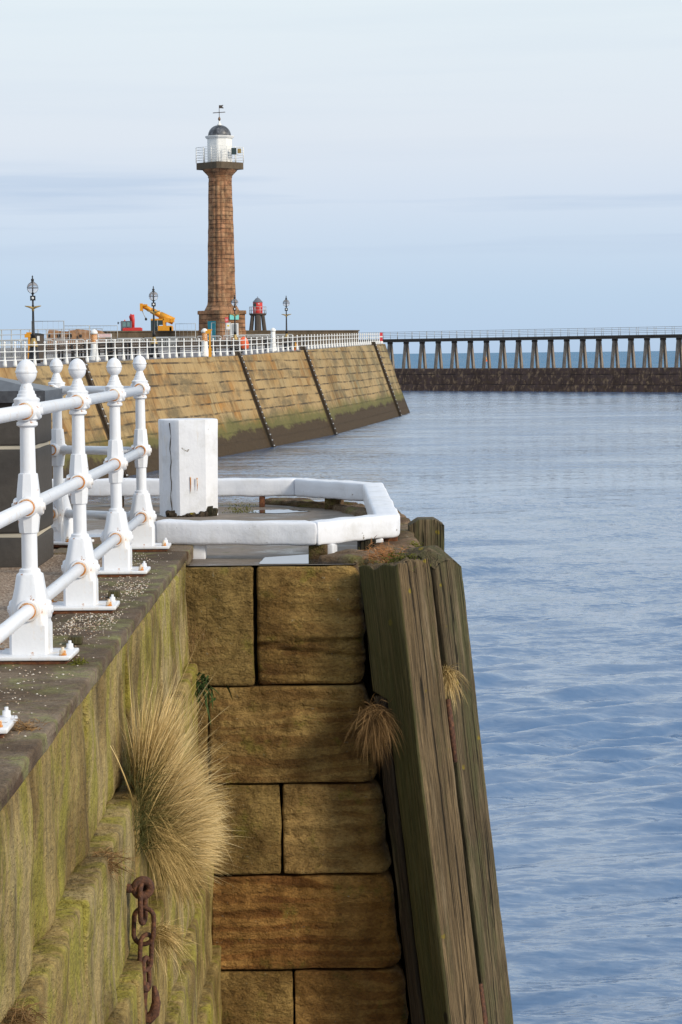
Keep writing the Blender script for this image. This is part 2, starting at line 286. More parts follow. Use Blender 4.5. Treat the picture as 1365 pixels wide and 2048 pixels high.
g = G('dome lead', .4); o = g.obj(); g.col(g.ramp(g.noise(g.map(o, (1, 1, .5)), 2.2, 6, .65), [(.42, (.035, .037, .043)), (.6, (.12, .125, .14)), (.72, (.38, .38, .37))])); M['dome lead'] = g.m

def grassm(name, stops):
    g = G(name, .75, spec=.2); g.col(g.ramp(g.tone(), stops)); g.b.inputs['Transmission Weight'].default_value = 0; M[name] = g.m
grassm('dry grass', [(0, (.04, .045, .010)), (.22, (.14, .10, .028)), (.42, (.42, .28, .10)), (.7, (.78, .57, .26)), (1, (.95, .78, .46))])
grassm('brown grass', [(0, (.05, .03, .012)), (.5, (.22, .125, .05)), (1, (.42, .26, .11))])
grassm('green leaf', [(0, (.01, .02, .005)), (.6, (.03, .055, .010)), (1, (.07, .10, .02))])
grassm('moss', [(0, (.04, .045, .008)), (.6, (.13, .13, .015)), (1, (.28, .25, .03))])
grassm('orange weed', [(0, (.16, .07, .03)), (.6, (.42, .19, .07)), (1, (.62, .33, .14))])

# sea
g = G('sea water', .07, spec=.5); g.b.inputs['IOR'].default_value = 1.9
geoN = g.N('ShaderNodeNewGeometry'); geo = geoN.outputs['Position']
s = g.sep(geo); dist = s[1]
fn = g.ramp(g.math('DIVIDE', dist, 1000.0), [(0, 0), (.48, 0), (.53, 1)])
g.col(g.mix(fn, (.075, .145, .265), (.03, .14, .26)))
def tilt(sx, sy, rot, scale, det, ro, amp):
    n = g.N('ShaderNodeTexNoise'); g.L(g.map(geo, (sx, sy, 1), (0, 0, R(rot))), n.inputs[0]); n.inputs['Scale'].default_value = scale; n.inputs['Detail'].default_value = det; n.inputs['Roughness'].default_value = ro; n.inputs['Distortion'].default_value = .4
    c = g.sep(n.outputs[1]); return g.math('MULTIPLY', g.math('SUBTRACT', c[0], .5), amp*.5), g.math('MULTIPLY', g.math('SUBTRACT', c[1], .5), amp)
a = tilt(.42, 1.2, -14, 7.5, 5, .66, 1.2); b = tilt(.22, .80, -10, .9, 7, .72, .60); d = tilt(.05, .10, 0, .35, 4, .6, .22)
tx = g.math('ADD', g.math('ADD', a[0], b[0]), d[0]); ty = g.math('ADD', g.math('ADD', a[1], b[1]), g.math('SUBTRACT', d[1], g.math('MULTIPLY_ADD', fn, .20, g.math('MINIMUM', g.math('MULTIPLY', dist, .00035), .075))))
gain = g.math('MULTIPLY', g.math('MULTIPLY_ADD', fn, .7, 1.0), g.ramp(g.noise(g.map(geo, (.045, .10, 1)), 1, 4, .6), [(.38, .55), (.62, 1.35)])); va = g.N('ShaderNodeVectorMath', operation='ADD'); g.L(geoN.outputs['Normal'], va.inputs[0]); g.L(g.comb(g.math('MULTIPLY', tx, gain), g.math('MULTIPLY', ty, gain), 0.0), va.inputs[1])
vn = g.N('ShaderNodeVectorMath', operation='NORMALIZE'); g.L(va.outputs[0], vn.inputs[0]); g.L(vn.outputs[0], g.b.inputs['Normal'])
M['sea'] = g.m

# ------------------------------------------------------------------ mesh building
class MB:
    def __init__(s): s.v = []; s.f = []; s.t = []; s.sm = []; s.uv = None
    def add(s, vs, fs, tone=.5, smooth=False):
        o = len(s.v); s.v += [tuple(p) for p in vs]; s.t += (tone if hasattr(tone, '__len__') else [tone]*len(vs))
        s.f += [tuple(i+o for i in f) for f in fs]; s.sm += [smooth]*len(fs); return s
    def box(s, a, b, tone=.5, mat=None):
        vs = [V((x, y, z)) for x in (a[0], b[0]) for y in (a[1], b[1]) for z in (a[2], b[2])]
        if mat is not None: vs = [mat @ p for p in vs]
        return s.add(vs, [(0, 1, 3, 2), (4, 6, 7, 5), (0, 4, 5, 1), (2, 3, 7, 6), (0, 2, 6, 4), (1, 5, 7, 3)], tone)
    def path(s, pts, r, n=10, cap=True, closed=False, tone=.5, up=V((0, 0, 1))):
        pts = [V(p) for p in pts]; rs = r if hasattr(r, '__len__') else [r]*len(pts); vs = []; fs = []; m = len(pts)
        prev = None
        for i, p in enumerate(pts):
            d = (pts[(i+1) % m]-pts[i-1]) if closed else (pts[min(i+1, m-1)]-pts[max(i-1, 0)])
            d.normalize(); a = prev if prev is not None else (up if abs(d.dot(up)) < .9 else V((1, 0, 0)))
            x = (a - d*a.dot(d)).normalized(); prev = x; y = d.cross(x)
            for k in range(n):
                t = 2*math.pi*k/n; vs.append(p + (x*math.cos(t)+y*math.sin(t))*rs[i])
        for i in range(m if closed else m-1):
            for k in range(n):
                a = i*n+k; b = i*n+(k+1) % n; j = ((i+1) % m)*n
                fs.append((a, b, j+(k+1) % n, j+k))
        if cap and not closed: fs.append(tuple(reversed(range(n)))); fs.append(tuple((m-1)*n+k for k in range(n)))
        return s.add(vs, fs, tone, True)
    def bar(s, a, b, r, n=8, tone=.5, r2=None): return s.path([a, b], [r, r if r2 is None else r2], n, True, False, tone)
    def loft(s, prof, c=(0, 0, 0), n=32, rot=0, smooth=True, tone=.5):   # prof rows: z, half width, chamfer k (0 round, 2 square)
        vs = []; fs = []; c = V(c)
        for z, hw, k in prof:
            for i in range(n):
                t = 2*math.pi*(i+.5)/n; co, si = abs(math.cos(t)), abs(math.sin(t))
                r = hw if k == 0 else min(hw/max(co, si), hw*k/(co+si))
                vs.append(c + V((math.cos(t+rot)*r, math.sin(t+rot)*r, z)))
        m = len(prof)
        for j in range(m-1):
            for i in range(n): fs.append((j*n+i, j*n+(i+1) % n, (j+1)*n+(i+1) % n, (j+1)*n+i))
        fs.append(tuple(reversed(range(n)))); fs.append(tuple((m-1)*n+i for i in range(n)))
        return s.add(vs, fs, tone, smooth)
    def prism(s, poly, z0, z1, tone=.5, smooth=False):
        n = len(poly); vs = [V((p[0], p[1], z0)) for p in poly]+[V((p[0], p[1], z1)) for p in poly]
        fs = [(i, (i+1) % n, n+(i+1) % n, n+i) for i in range(n)]+[tuple(reversed(range(n))), tuple(range(n, 2*n))]
        return s.add(vs, fs, tone, smooth)
    def rblock(s, a, b, rad, res, amp, tone=.5, fn=None, sc_=3.0, seed=0, aw=(1, 1, 1)):
        a = V(a); b = V(b); idx = {}; vs = []; fs = []
        gr = []
        for i in range(3):
            r_ = min(rad, (b[i]-a[i])*.4); k_ = max(1, int(math.ceil((b[i]-a[i]-2*r_)/res)))
            gr.append([a[i], a[i]+r_*.35]+[a[i]+r_+(b[i]-a[i]-2*r_)*j/k_ for j in range(k_+1)]+[b[i]-r_*.35, b[i]])
        nn = [len(g_)-1 for g_ in gr]
        def vid(i, j, k):
            key = (i, j, k)
            if key in idx: return idx[key]
            p = V([gr[q][(i, j, k)[q]] for q in range(3)])
            inner = V([min(max(p[q], a[q]+rad), b[q]-rad) if b[q]-a[q] > 2*rad else (a[q]+b[q])/2 for q in range(3)])
            d = p-inner; l = d.length
            nrm = d/l if l > 1e-9 else V((0, 0, 1)); p2 = inner+nrm*min(l, rad) if rad > 0 else p
            h = noise.fractal(p*sc_+V((seed*7.1, seed*3.3, seed)), 1.0, 2.0, 4)
            p2 = p2+V((nrm.x*aw[0], nrm.y*aw[1], nrm.z*aw[2]))*h*amp
            if fn: p2 = fn(p2)
            idx[key] = len(vs); vs.append(p2); return idx[key]
        for ax in range(3):
            u_, v_ = [q for q in range(3) if q != ax]
            for side in (0, 1):
                for i in range(nn[u_]):
                    for j in range(nn[v_]):
                        def mk(x, y):
                            t = [0, 0, 0]; t[ax] = nn[ax]*side; t[u_] = x; t[v_] = y; return vid(*t)
                        f = (mk(i, j), mk(i+1, j), mk(i+1, j+1), mk(i, j+1))
                        if (side == 1) == (ax == 1): f = f[::-1]
                        fs.append(f)
        return s.add(vs, fs, tone, True)
    def build(s, name, m, parent=None, loc=None, uvs=None):
        me = bpy.data.meshes.new(name); me.from_pydata(s.v, [], s.f); me.update()
        me.materials.append(M[m]); me.polygons.foreach_set('use_smooth', s.sm)
        at_ = me.attributes.new('tone', 'FLOAT', 'POINT'); at_.data.foreach_set('value', s.t)
        if uvs is not None:
            ul = me.uv_layers.new(name='UVMap')
            for lp in me.loops: ul.data[lp.index].uv = uvs[lp.vertex_index]
        o = bpy.data.objects.new(name, me); COL.objects.link(o)
        if parent is not None: o.parent = parent
        if loc is not None: o.location = loc
        return o
def autosm(o, ang=40):
    bm = bmesh.new(); bm.from_mesh(o.data)
    for e in bm.edges:
        if len(e.link_faces) == 2 and e.calc_face_angle(0) > R(ang): e.smooth = False
    for f in bm.faces: f.smooth = True
    bm.to_mesh(o.data); bm.free(); return o
def tag(o, label=None, cat=None, group=None, kind=None):
    if label: o['label'] = label
    if cat: o['category'] = cat
    if group: o['group'] = group
    if kind: o['kind'] = kind
    return o
def thing(name, label, cat, loc=(0, 0, 0), rz=0, group=None):
    o = bpy.data.objects.new(name, None); COL.objects.link(o); o.location = loc; o.rotation_euler = (0, 0, rz); o.empty_display_size = .2
    return tag(o, label, cat, group)
def copy_tree(o, parent=None):
    c = o.copy(); COL.objects.link(c)
    if parent is not None: c.parent = parent
    for ch in list(o.children): copy_tree(ch, c)
    return c
def interp(tab, x):
    if x <= tab[0][0]: return tab[0][1:]
    for p, q in zip(tab, tab[1:]):
        if x <= q[0]:
            t = (x-p[0])/(q[0]-p[0]); return tuple(a+(b-a)*t for a, b in zip(p[1:], q[1:]))
    return tab[-1][1:]

WZ = -5.9      # water level
# ------------------------------------------------------------------ sea
def make_sea():
    import numpy as np
    ys = [-60, -30, 0, 12, 18]; y = 20.0
    while y < 46: ys.append(y); y += .085
    st_ = .09
    while y < 620: ys.append(y); st_ *= 1.012; y += st_
    while y < 45000: ys.append(y); y *= 1.25
    xs = []; x = -1.0
    while x < 11: xs.append(x); x += .12
    st_ = .13
    while x < 260: xs.append(x); st_ *= 1.045; x += st_
    xs += [500, 1500, 6000, 20000, 45000]
    neg = []; x = -1.2; st_ = .2
    while x > -120: neg.append(x); st_ *= 1.07; x -= st_
    neg += [-250, -800, -3000, -12000, -45000]
    xs = np.array(sorted(neg)+xs); ys = np.array(ys, dtype=float)
    rnd = random.Random(3); dx = np.gradient(xs); dy = np.gradient(ys); X, Y = np.meshgrid(xs, ys); DX, DY = np.meshgrid(dx, dy); Z = np.zeros_like(X)
    def low(fx, fy, s0):                                  # smooth random patches
        r = random.Random(s0); a = np.zeros_like(X)
        for q in range(7): a += np.sin(X*fx*r.uniform(.4, 1.6)+Y*fy*r.uniform(-1.6, 1.6)+r.uniform(0, 6.3))
        return a/3.2
    gain = np.clip(.95+.4*low(.25, .2, 5), .35, 1.7); wob = low(.35, .3, 9)*.9
    for i in range(52):
        lam = .26*1.053**i*rnd.uniform(.9, 1.1); th = R(90+rnd.gauss(15, 17)); k = 2*math.pi/lam
        kx, ky = k*math.cos(th), k*math.sin(th); am = .0100*lam**.84; ph = rnd.uniform(0, 6.28)
        f = np.clip(lam/(DY*2.2)-1, 0, 1)*np.clip(2*math.pi/(abs(kx)+1e-6)/(DX*2.2)-1, 0, 1)
        p_ = kx*X+ky*Y+ph+wob; c = np.sin(p_+.55*np.sin(p_)); Z += am*f*gain*c
    Z[(Y < 19) | (Y > 630) | (np.abs(X) > 280)] = 0
    n = len(xs); r = len(ys); co = np.stack([X, Y, Z+WZ], -1).reshape(-1, 3).astype(np.float32)
    a = (np.arange(r-1)[:, None]*n+np.arange(n-1)[None, :]).reshape(-1); q = np.stack([a, a+1, a+n+1, a+n], -1).astype(np.int32)
    me = bpy.data.meshes.new('water'); me.vertices.add(n*r); me.vertices.foreach_set('co', co.ravel()); me.loops.add(q.size); me.loops.foreach_set('vertex_index', q.ravel())
    me.polygons.add(len(q)); me.polygons.foreach_set('loop_start', np.arange(0, q.size, 4, dtype=np.int32)); me.update(calc_edges=True)
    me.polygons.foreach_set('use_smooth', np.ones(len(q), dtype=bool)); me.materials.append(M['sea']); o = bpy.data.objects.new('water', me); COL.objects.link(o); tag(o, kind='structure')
make_sea()

# ------------------------------------------------------------------ far stone pier
TOP = [(60, -27, .6), (95, -21.8, .68), (110, -19.8, .7), (128, -17.7, .72), (140, -16.4, .77), (155, -14.0, .95), (175, -11.1, 1.09), (195, -7.55, 1.21), (223, -3.0, 1.64), (265, 1.8, 2.07), (300, 5.5, 2.4)]
def edge(y): return interp(TOP, y)          # (x, z) of the wall's top edge
pier = thing('stone_pier', 'long battered sandstone harbour pier with seaweed along its foot, carrying the lighthouse', 'pier')
def make_pier():
    ysl = [60+i*2.0 for i in range(121)]; lv = 24; vs = []; uvs = []; u = 0; px = None
    def batter(h): return .325*h
    for y in ysl:
        x, zt = edge(y)
        if px is not None: u += math.hypot(x-px[0], y-px[1])
        px = (x, y); nx, ny = .985, -.17
        for k in range(lv+1):
            z = zt+(WZ-1.2-zt)*k/lv; h = zt-z; b = batter(h)*(1+.08*h/8)
            jit = .04*noise.noise((y*.4, z*1.4, 2))
            vs.append((x+nx*(b+jit), y+ny*b*(y < 296)*.0, z)); uvs.append((u, z-WZ))
    n = lv+1; fs = [(i*n+k, i*n+k+1, (i+1)*n+k+1, (i+1)*n+k) for i in range(len(ysl)-1) for k in range(lv)]
    # end wall turning away behind the pier head
    x, zt = edge(300); base = len(vs)
    for i in range(0, 9):
        a = i/8*R(80); cx, cy = x-6, 300
        for k in range(lv+1):
            z = zt+(WZ-1.2-zt)*k/lv; h = zt-z; b = batter(h)*(1+.08*h/8)
            vs.append((cx+(6+b)*math.cos(a), cy+(6+b)*math.sin(a), z)); uvs.append((u+i*1.2, z-WZ))
    for i in range(8):
        for k in range(lv): a0 = base+i*n+k; fs.append((a0, a0+1, a0+n+1, a0+n))
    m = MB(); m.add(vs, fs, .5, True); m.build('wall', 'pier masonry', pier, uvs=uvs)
    # coping lip and deck
    m = MB(); d = MB(); ed = [(edge(y)[0], y, edge(y)[1]) for y in ysl]
    vs = []; fs = []
    for i, (x, y, z) in enumerate(ed):
        vs += [(x+.05, y, z-.02), (x+.05, y, z+.22), (x-.75, y, z+.22), (x-.75, y, z-.02)]
        if i: a = 4*(i-1); b = 4*i; fs += [(a, b, b+1, a+1), (a+1, b+1, b+2, a+2), (a+2, b+2, b+3, a+3)]
    # (deck)
    dv = []; df = []
    for i, (x, y, z) in enumerate(ed):
        dv += [(x-.02, y, z), (x-45, y, z)]
        if i: df.append((2*i-2, 2*i, 2*i+1, 2*i-1))
    dv += [(5, 306, 2.4), (-39.5, 306, 2.4), (5, 306, -7), (-39.5, 306, -7)]; k = len(dv); df += [(k-6, k-4, k-3, k-5), (k-4, k-2, k-1, k-3)]
    d.add(dv, df); d.build('deck', 'pier deck', pier)
make_pier()

# three lines of steel ladder set in the face of the pier
def ladder(y, label):
    x, zt = edge(y); p0 = V((x+.12, y, zt+.35)); h = zt+.35-(WZ-.3); p1 = V((x+.325*h*1.08+.12, y, WZ-.3))
    o = thing('wall_ladder', label, 'ladder', p0, 0, 'ladders down the pier wall'); d = p1-p0; t = V((.2, .98, 0))*.17
    m = MB(); 
    for s in (-1, 1): m.bar(t*s, d+t*s, .03, 6)
    k = int(d.length/.45)
    m.build('side_rails', 'dark timber far', o); m = MB(); m.bar(-t, t, .05, 6); r0 = m.build('rung', 'galvanised', o); r0.location = d/k
    for i in range(2, k):
        c = r0.copy(); COL.objects.link(c); c.parent = o; c.location = d*(i/k)
    m = MB()
    m = MB(); mm_ = Matrix.Translation(V((-.02, 0, 0))); a = V((-.06, 0, -.2)); m.add([q_+s_*t*(.62+.12*s_)+V((e_, 0, 0)) for q_ in (V((0, 0, 0)), d) for s_ in (-1, 1) for e_ in (-.5, -.03)], [(0, 1, 3, 2), (1, 5, 7, 3), (4, 6, 7, 5), (0, 4, 5, 1), (2, 3, 7, 6), (0, 2, 6, 4)]); m.build('backing_board', 'groove brown', o)
ladder(193.5, 'steel ladder in a dark groove down the sunlit middle of the pier wall')
ladder(222, 'second steel ladder, down the pier wall where the stone turns greyer')
ladder(285, 'farthest faint ladder near the seaward end of the pier wall')
ladder(147.5, 'ladder on the pier wall seen low behind the first white railing posts')

# white railing along the pier
def pier_railing():
    rl = thing('pier_railing', 'long white three-bar railing running along the top edge of the far stone pier', 'railing')
    pts = []; y = 100.0
    while y < 301:
        x, z = edge(y); pts.append(V((x-.35, y, z))); y += 2.28
    # round the head of the pier a little
    m = MB(); m.loft([(0, .11, 2), (.12, .11, 2), (.32, .085, 1.5), (.42, .05, 0), (.48, .065, 0), (.56, .045, 0), (.78, .045, 0), (.83, .065, 0), (.9, .04, 0), (1.12, .04, 0), (1.17, .065, 0), (1.24, .03, 0), (1.27, .07, 0), (1.33, .06, 0), (1.36, .01, 0)], n=10)
    p0 = m.build('post', 'white far', rl)
    for i, p in enumerate(pts):
        q_ = p0 if i == 0 else p0.copy()
        if i: COL.objects.link(q_); q_.parent = rl
        q_.location = p; q_.rotation_euler[2] = .15
    for h in (.35, .8, 1.17):
        m = MB(); m.path([p+V((0, 0, h)) for p in pts], .028, 6); m.build('rail', 'white far', rl)
pier_railing()

# parapet behind the deck
def parapet():
    o = thing('parapet_wall', 'low dark stone parapet wall along the back of the pier deck behind the lighthouse', 'wall')
    a = V((2.0, 291, 0)); b = V((-25.3, 270, 0)); d = (b-a).normalized(); n = V((d.y, -d.x, 0)); 
    vs = []
    m = MB(); M4 = Matrix.Translation(a) @ Matrix(((d.x, n.x, 0, 0), (d.y, n.y, 0, 0), (0, 0, 1, 0), (0, 0, 0, 1)))
    m.box((0, -.4, .5), ((b-a).length, .4, 3.85), mat=M4); m.build('wall', 'parapet stone', o)
    m = MB(); m.box((-.08, -.5, 3.852), ((b-a).length+.05, .5, 4.0), mat=M4); m.build('coping', 'parapet stone', o)
parapet()

# ------------------------------------------------------------------ lighthouse
def pz(y, D, x): return ZC+(708-(x-682.5)*.0105-y)*D/5000*1.003
def lighthouse():
    D = 270; c = at(444.5, 640, D); z0 = 1.9; k = D/5000
    Z = lambda y: pz(y, D, 445)
    o = thing('lighthouse', 'tall fluted sandstone column lighthouse with white lantern room and dark dome on the pier', 'lighthouse', (c.x, D, z0))
    o.rotation_euler[2] = 0
    z = lambda y: Z(y)-z0
    s2 = 1/math.sqrt(2)
    def uvcyl(m, sc_=1.55): return [(math.atan2(p[1], p[0])*sc_, p[2]) for p in m.v]
    # plinth: square set cornerwise
    m = MB(); hw = 50*k*s2
    prof = [(-.5, hw, 2), (z(662), hw, 2), (z(660), hw*.975, 2), (z(630), hw*.965, 2), (z(629), hw*1.02, 2), (z(623), hw*1.02, 2), (z(622), hw*.99, 2)]
    m.loft(prof, n=64, rot=R(45), smooth=False); m.build('plinth', 'lighthouse masonry', o, uvs=[(math.atan2(p[1], p[0])*2.2, p[2]) for p in m.v])
    # fluted shaft
    m = MB(); N_ = 96; vs = []; fs = []; rows = 80; zt, zb = z(360), z(622)
    for j in range(rows+1):
        t = j/rows; zz = zb+(zt-zb)*t; r = k*(28.6-5.2*t-1.0*math.sin(t*math.pi)*-.35)
        if t < .045: r += (.045-t)*k*150
        if t > .985: r = k*23.6
        course = math.floor(zz/.46); 
        for i in range(N_):
            th = 2*math.pi*i/N_; fl = abs(math.sin(th*8))*.10+.03 if .05 < t < .975 else .12
            w_ = .05*noise.noise((math.cos(th)*3, math.sin(th)*3, zz*.9))+.025*noise.noise((course*3.1, th*2, 5))
            vs.append(((r+fl-.14+w_)*math.cos(th), (r+fl-.14+w_)*math.sin(th), zz))
    for j in range(rows):
        for i in range(N_): fs.append((j*N_+i, j*N_+(i+1) % N_, (j+1)*N_+(i+1) % N_, (j+1)*N_+i))
    m.add(vs, fs, .5, True); m.build('shaft', 'lighthouse masonry', o, uvs=uvcyl(m))
    m = MB(); m.loft([(z(361), 23*k, 0), (z(358), 24.5*k, 0), (z(357), 23.5*k, 0), (z(353), 27*k, 0), (z(347), 33*k, 0), (z(343.2), 36*k, 0), (z(343), 30*k, 0)], n=48)
    autosm(m.build('capital', 'lighthouse masonry', o, uvs=uvcyl(m)), 30)
    m = MB(); hw = 51*k*s2; m.loft([(z(343.5), hw, 2), (z(331.5), hw, 2), (z(330.5), hw*.98, 2)], n=32, rot=R(45), smooth=False); m.build('platform_slab', 'parapet stone', o)
    # lantern room
    m = MB(); R8 = 24*k; m.loft([(z(331), R8*.97, 1.41), (z(283), R8*.97, 1.41), (z(282.5), R8*1.06, 1.41), (z(279), R8*1.15, 1.41), (z(278), R8*1.15, 1.41), (z(277.4), R8, 1.41)], n=48, rot=R(15), smooth=False)
    m.build('lantern_room', 'white far', o)
    m = MB(); pr = [(z(278)+.02, 23*k, 0)]
    for i in range(1, 12): a = i/11*R(86); pr.append((z(278)+(z(256)-z(278))*math.sin(a), 23*k*math.cos(a)**.92, 0))
    m.loft(pr, n=32); m.build('dome', 'dome lead', o)
    m = MB(); m.loft([(z(257.5), 5*k, 0), (z(254), 4*k, 0), (z(252), 1.6*k, 0), (z(250), 2.2*k, 0), (z(248), 1.2*k, 0)], n=16); m.build('dome_neck', 'white far', o)
    m = MB(); m.loft([(z(248), .9*k, 0), (z(245), 2.7*k, 0), (z(243), 2.6*k, 0), (z(239), .5*k, 0)], n=16); m.build('finial', 'bronze', o)
    wv = MB(); wv.bar((0, 0, z(240)), (0, 0, z(217)), .03); wv.bar((-12.5*k, 0, z(232)), (12*k, .0, z(230.6)), .04); wv.bar((0, -10*k, z(231)), (0, 10*k, z(231)), .03)
    wv.box((.02, -.03, z(223)), (6.5*k, .03, z(217))); wv.box((6.5*k, -.03, z(223.5)), (8.5*k, .03, z(221))); wv.box((6.5*k, -.03, z(218.5)), (8*k, .03, z(216.5)))
    wv.build('weathervane', 'dark timber far', o)
    # gallery railing on the square slab
    m = MB(); h = 47*k; cs = [V((0, -h, 0)), V((h, 0, 0)), V((0, h, 0)), V((-h, 0, 0))]
    zb, zt = z(330.5), z(300)
    for i in range(4):
        a, b = cs[i], cs[(i+1) % 4]
        for j in range(3): p = a.lerp(b, j/3 if j else 0); m.bar(p+V((0, 0, zb)), p+V((0, 0, zt)), .05, 6)
        for r_ in range(6): zz = zb+(zt-zb)*(r_+1)/6; m.bar(a+V((0, 0, zz)), b+V((0, 0, zz)), .022, 5)
    m.build('gallery_railing', 'white far', o)
    m = MB(); m.box((24*k, -1.3, z(316)), (34*k, -1.1, z(303))); m.build('signal_box', 'dark glass', o)
    m = MB(); m.box((36*k, -1.0, z(313)), (43*k, -.8, z(304))); m.build('equipment_panel', 'gold paint', o)
    # door and boards at the foot; front-left plinth face
    m = MB(); a = R(-135)
    F4 = Matrix.Rotation(R(-45), 4, 'Z')    # local x along the front-left face
    hf = 50*k*s2
    m.box((-.1, -hf-.09, .0), (1.1, -hf-.0, z(643)), mat=F4); m.build('door', 'teal paint', o)
    m = MB(); F5 = Matrix.Rotation(R(45), 4, 'Z')
    m.box((-.7, -hf-.12, z(640.5)), (.6, -hf-.02, z(631)), mat=F5); m.build('wall_plaque', 'teal sign', o)
lighthouse()

# ------------------------------------------------------------------ pier furniture
def deckz(y): return edge(y)[1]
def place(px, y, base=None):
    d = at(px, 700, y); return V((d.x, y, deckz(y) if base is None else base))
lamps = [(68, 150, 'street lamp with globe lantern, leftmost and nearest of the row, beside the dark tank', 1.0),
         (309, 184, 'street lamp with globe lantern standing in front of the yellow crane', 1.0),
         (471, 226, 'street lamp with globe lantern in front of the lighthouse plinth', .96),
         (574, 236, 'street lamp with globe lantern, rightmost of the row, right of the red beacon', .99)]
def make_lamp():
    o = thing('street_lamp', 'x', 'street lamp', group='ornate lamps along the pier')
    m = MB(); m.loft([(0, .42, 0), (.25, .42, 0), (.3, .34, 0), (.6, .3, 0), (.75, .36, 0), (.8, .3, 0), (1.0, .26, 0), (1.05, .22, 0)], n=20); m.build('base', 'dark iron', o)
    m = MB(); m.loft([(1.05, .3, 0), (1.12, .28, 0), (1.45, .16, 0), (1.6, .12, 0), (1.62, .1, 0)], n=20); m.build('gilt_collar', 'gold paint', o)
    m = MB(); m.loft([(1.6, .13, 0), (1.9, .12, 0), (1.95, .09, 0), (3.6, .06, 0), (3.66, .08, 0), (3.7, .06, 0), (4.35, .055, 0), (4.45, .05, 0)], n=16); m.build('column', 'dark iron', o)
    m = MB(); m.loft([(3.3, .075, 0), (3.5, .085, 0), (3.55, .1, 0)], n=16)
    for s in (-1, 1): m.path([(0, 0, 3.5), (s*.25, 0, 3.58), (s*.45, 0, 3.62), (s*.52, 0, 3.64)], [.09, .06, .035, .02], 8)
    m.build('ladder_arm', 'gold paint', o)
    m = MB(); m.box((-.16, -.1, 3.98), (.16, .1, 4.28)); m.build('clock_box', 'dark iron', o)
    m = MB(); m.bar((0, -.115, 4.13), (0, -.103, 4.13), .08, 14); m.build('dial', 'sign white', o)
    m = MB(); pr = []; 
    for i in range(13): a = R(-80+160*i/12); pr.append((4.78+.36*math.sin(a), .345*math.cos(a), 0))
    m.loft(pr, n=24); m.build('globe', 'lamp glass', o)
    m = MB(); m.loft([(4.36, .06, 0), (4.44, .12, 0), (4.5, .05, 0)], n=12)
    m.loft([(4.755, .352, 0), (4.80, .352, 0)], n=24)
    for q_ in range(4):
        th = q_*math.pi/2+.2; m.path([(.345*math.cos(a)*math.cos(th), .345*math.cos(a)*math.sin(th), 4.78+.36*math.sin(a)) for a in [R(-80+20*i) for i in range(9)]], .018, 5)
    m.bar((0, 0, 4.45), (0, 0, 5.1), .03)
    m.loft([(5.08, .14, 0), (5.14, .12, 0), (5.2, .07, 0), (5.26, .1, 0), (5.32, .1, 0), (5.38, .04, 0), (5.44, .03, 0), (5.48, .055, 0), (5.53, .03, 0), (5.58, .01, 0)], n=14)
    m.build('lantern_frame', 'dark iron', o)
    return o
lp0 = make_lamp()
for i, (px, y, lab, s) in enumerate(lamps):
    o = lp0 if i == 0 else copy_tree(lp0); o['label'] = lab; o.location = place(px, y); sc__ = (deckz(y)*0+1)
    h = pz([552, 573, 590, 592][i], y, px)-deckz(y); o.scale = (h/5.58,)*3

# red beacon on stilts
def beacon():
    D = 300; k = D/5000; c = at(516.5, 660, D); z = lambda y: pz(y, D, 516)
    o = thing('harbour_beacon', 'small red light tower with grey cone roof standing on dark stilts beyond the parapet', 'beacon', (c.x, D, 0))
    for s, t in ((-1, -1), (1, -1), (0, 1), (0, -1.3)):
        m = MB(); w0 = .28 if s else .42
        m.loft([(0, w0, 2), (1, w0*.8, 2)], n=8, smooth=False)
        a = V((s*17*k, t*.8, 2.2)); b = V((s*10*k, t*.5, z(631)))
        m.v = [tuple(a.lerp(b, p[2])+V((p[0], p[1], 0))) for p in m.v]; m.build('leg', 'dark timber far', o)
    m = MB(); m.loft([(z(632), 15*k, 0), (z(629), 17.5*k, 0), (z(627.5), 17.5*k, 0)], n=24); m.build('platform', 'dark timber far', o)
    m = MB(); m.loft([(z(628), 9.6*k, 0), (z(605.5), 9.6*k, 0)], n=32); autosm(m.build('tower', 'red paint', o))
    m = MB(); m.loft([(z(606), 10*k, 0), (z(604.8), 10*k, 0), (z(598), 4*k, 0), (z(596), .6*k, 0), (z(593.5), .3*k, 0)], n=24); autosm(m.build('cone_roof', 'slate grey', o))
    m = MB(); m.box((-8.6*k, -9.2*k, z(614)), (-2.0*k, -7.2*k, z(607.5))); m.build('window', 'dark glass', o)
    m = MB(); m.box((1.0*k, -9.6*k, z(609.5)), (4*k, -8.2*k, z(608))); m.build('lamp_slot', 'sign white', o)
    m = MB()
    for i in range(10):
        th = i*R(36); m.bar((16.5*k*math.cos(th), 16.5*k*math.sin(th), z(628)), (16.5*k*math.cos(th), 16.5*k*math.sin(th), z(614)), .04, 5)
    for zz in (614.5, 621): m.path([(16.5*k*math.cos(R(i*15)), 16.5*k*math.sin(R(i*15)), z(zz)) for i in range(24)], .025, 5, closed=True)
    m.build('railing', 'galvanised', o)
beacon()

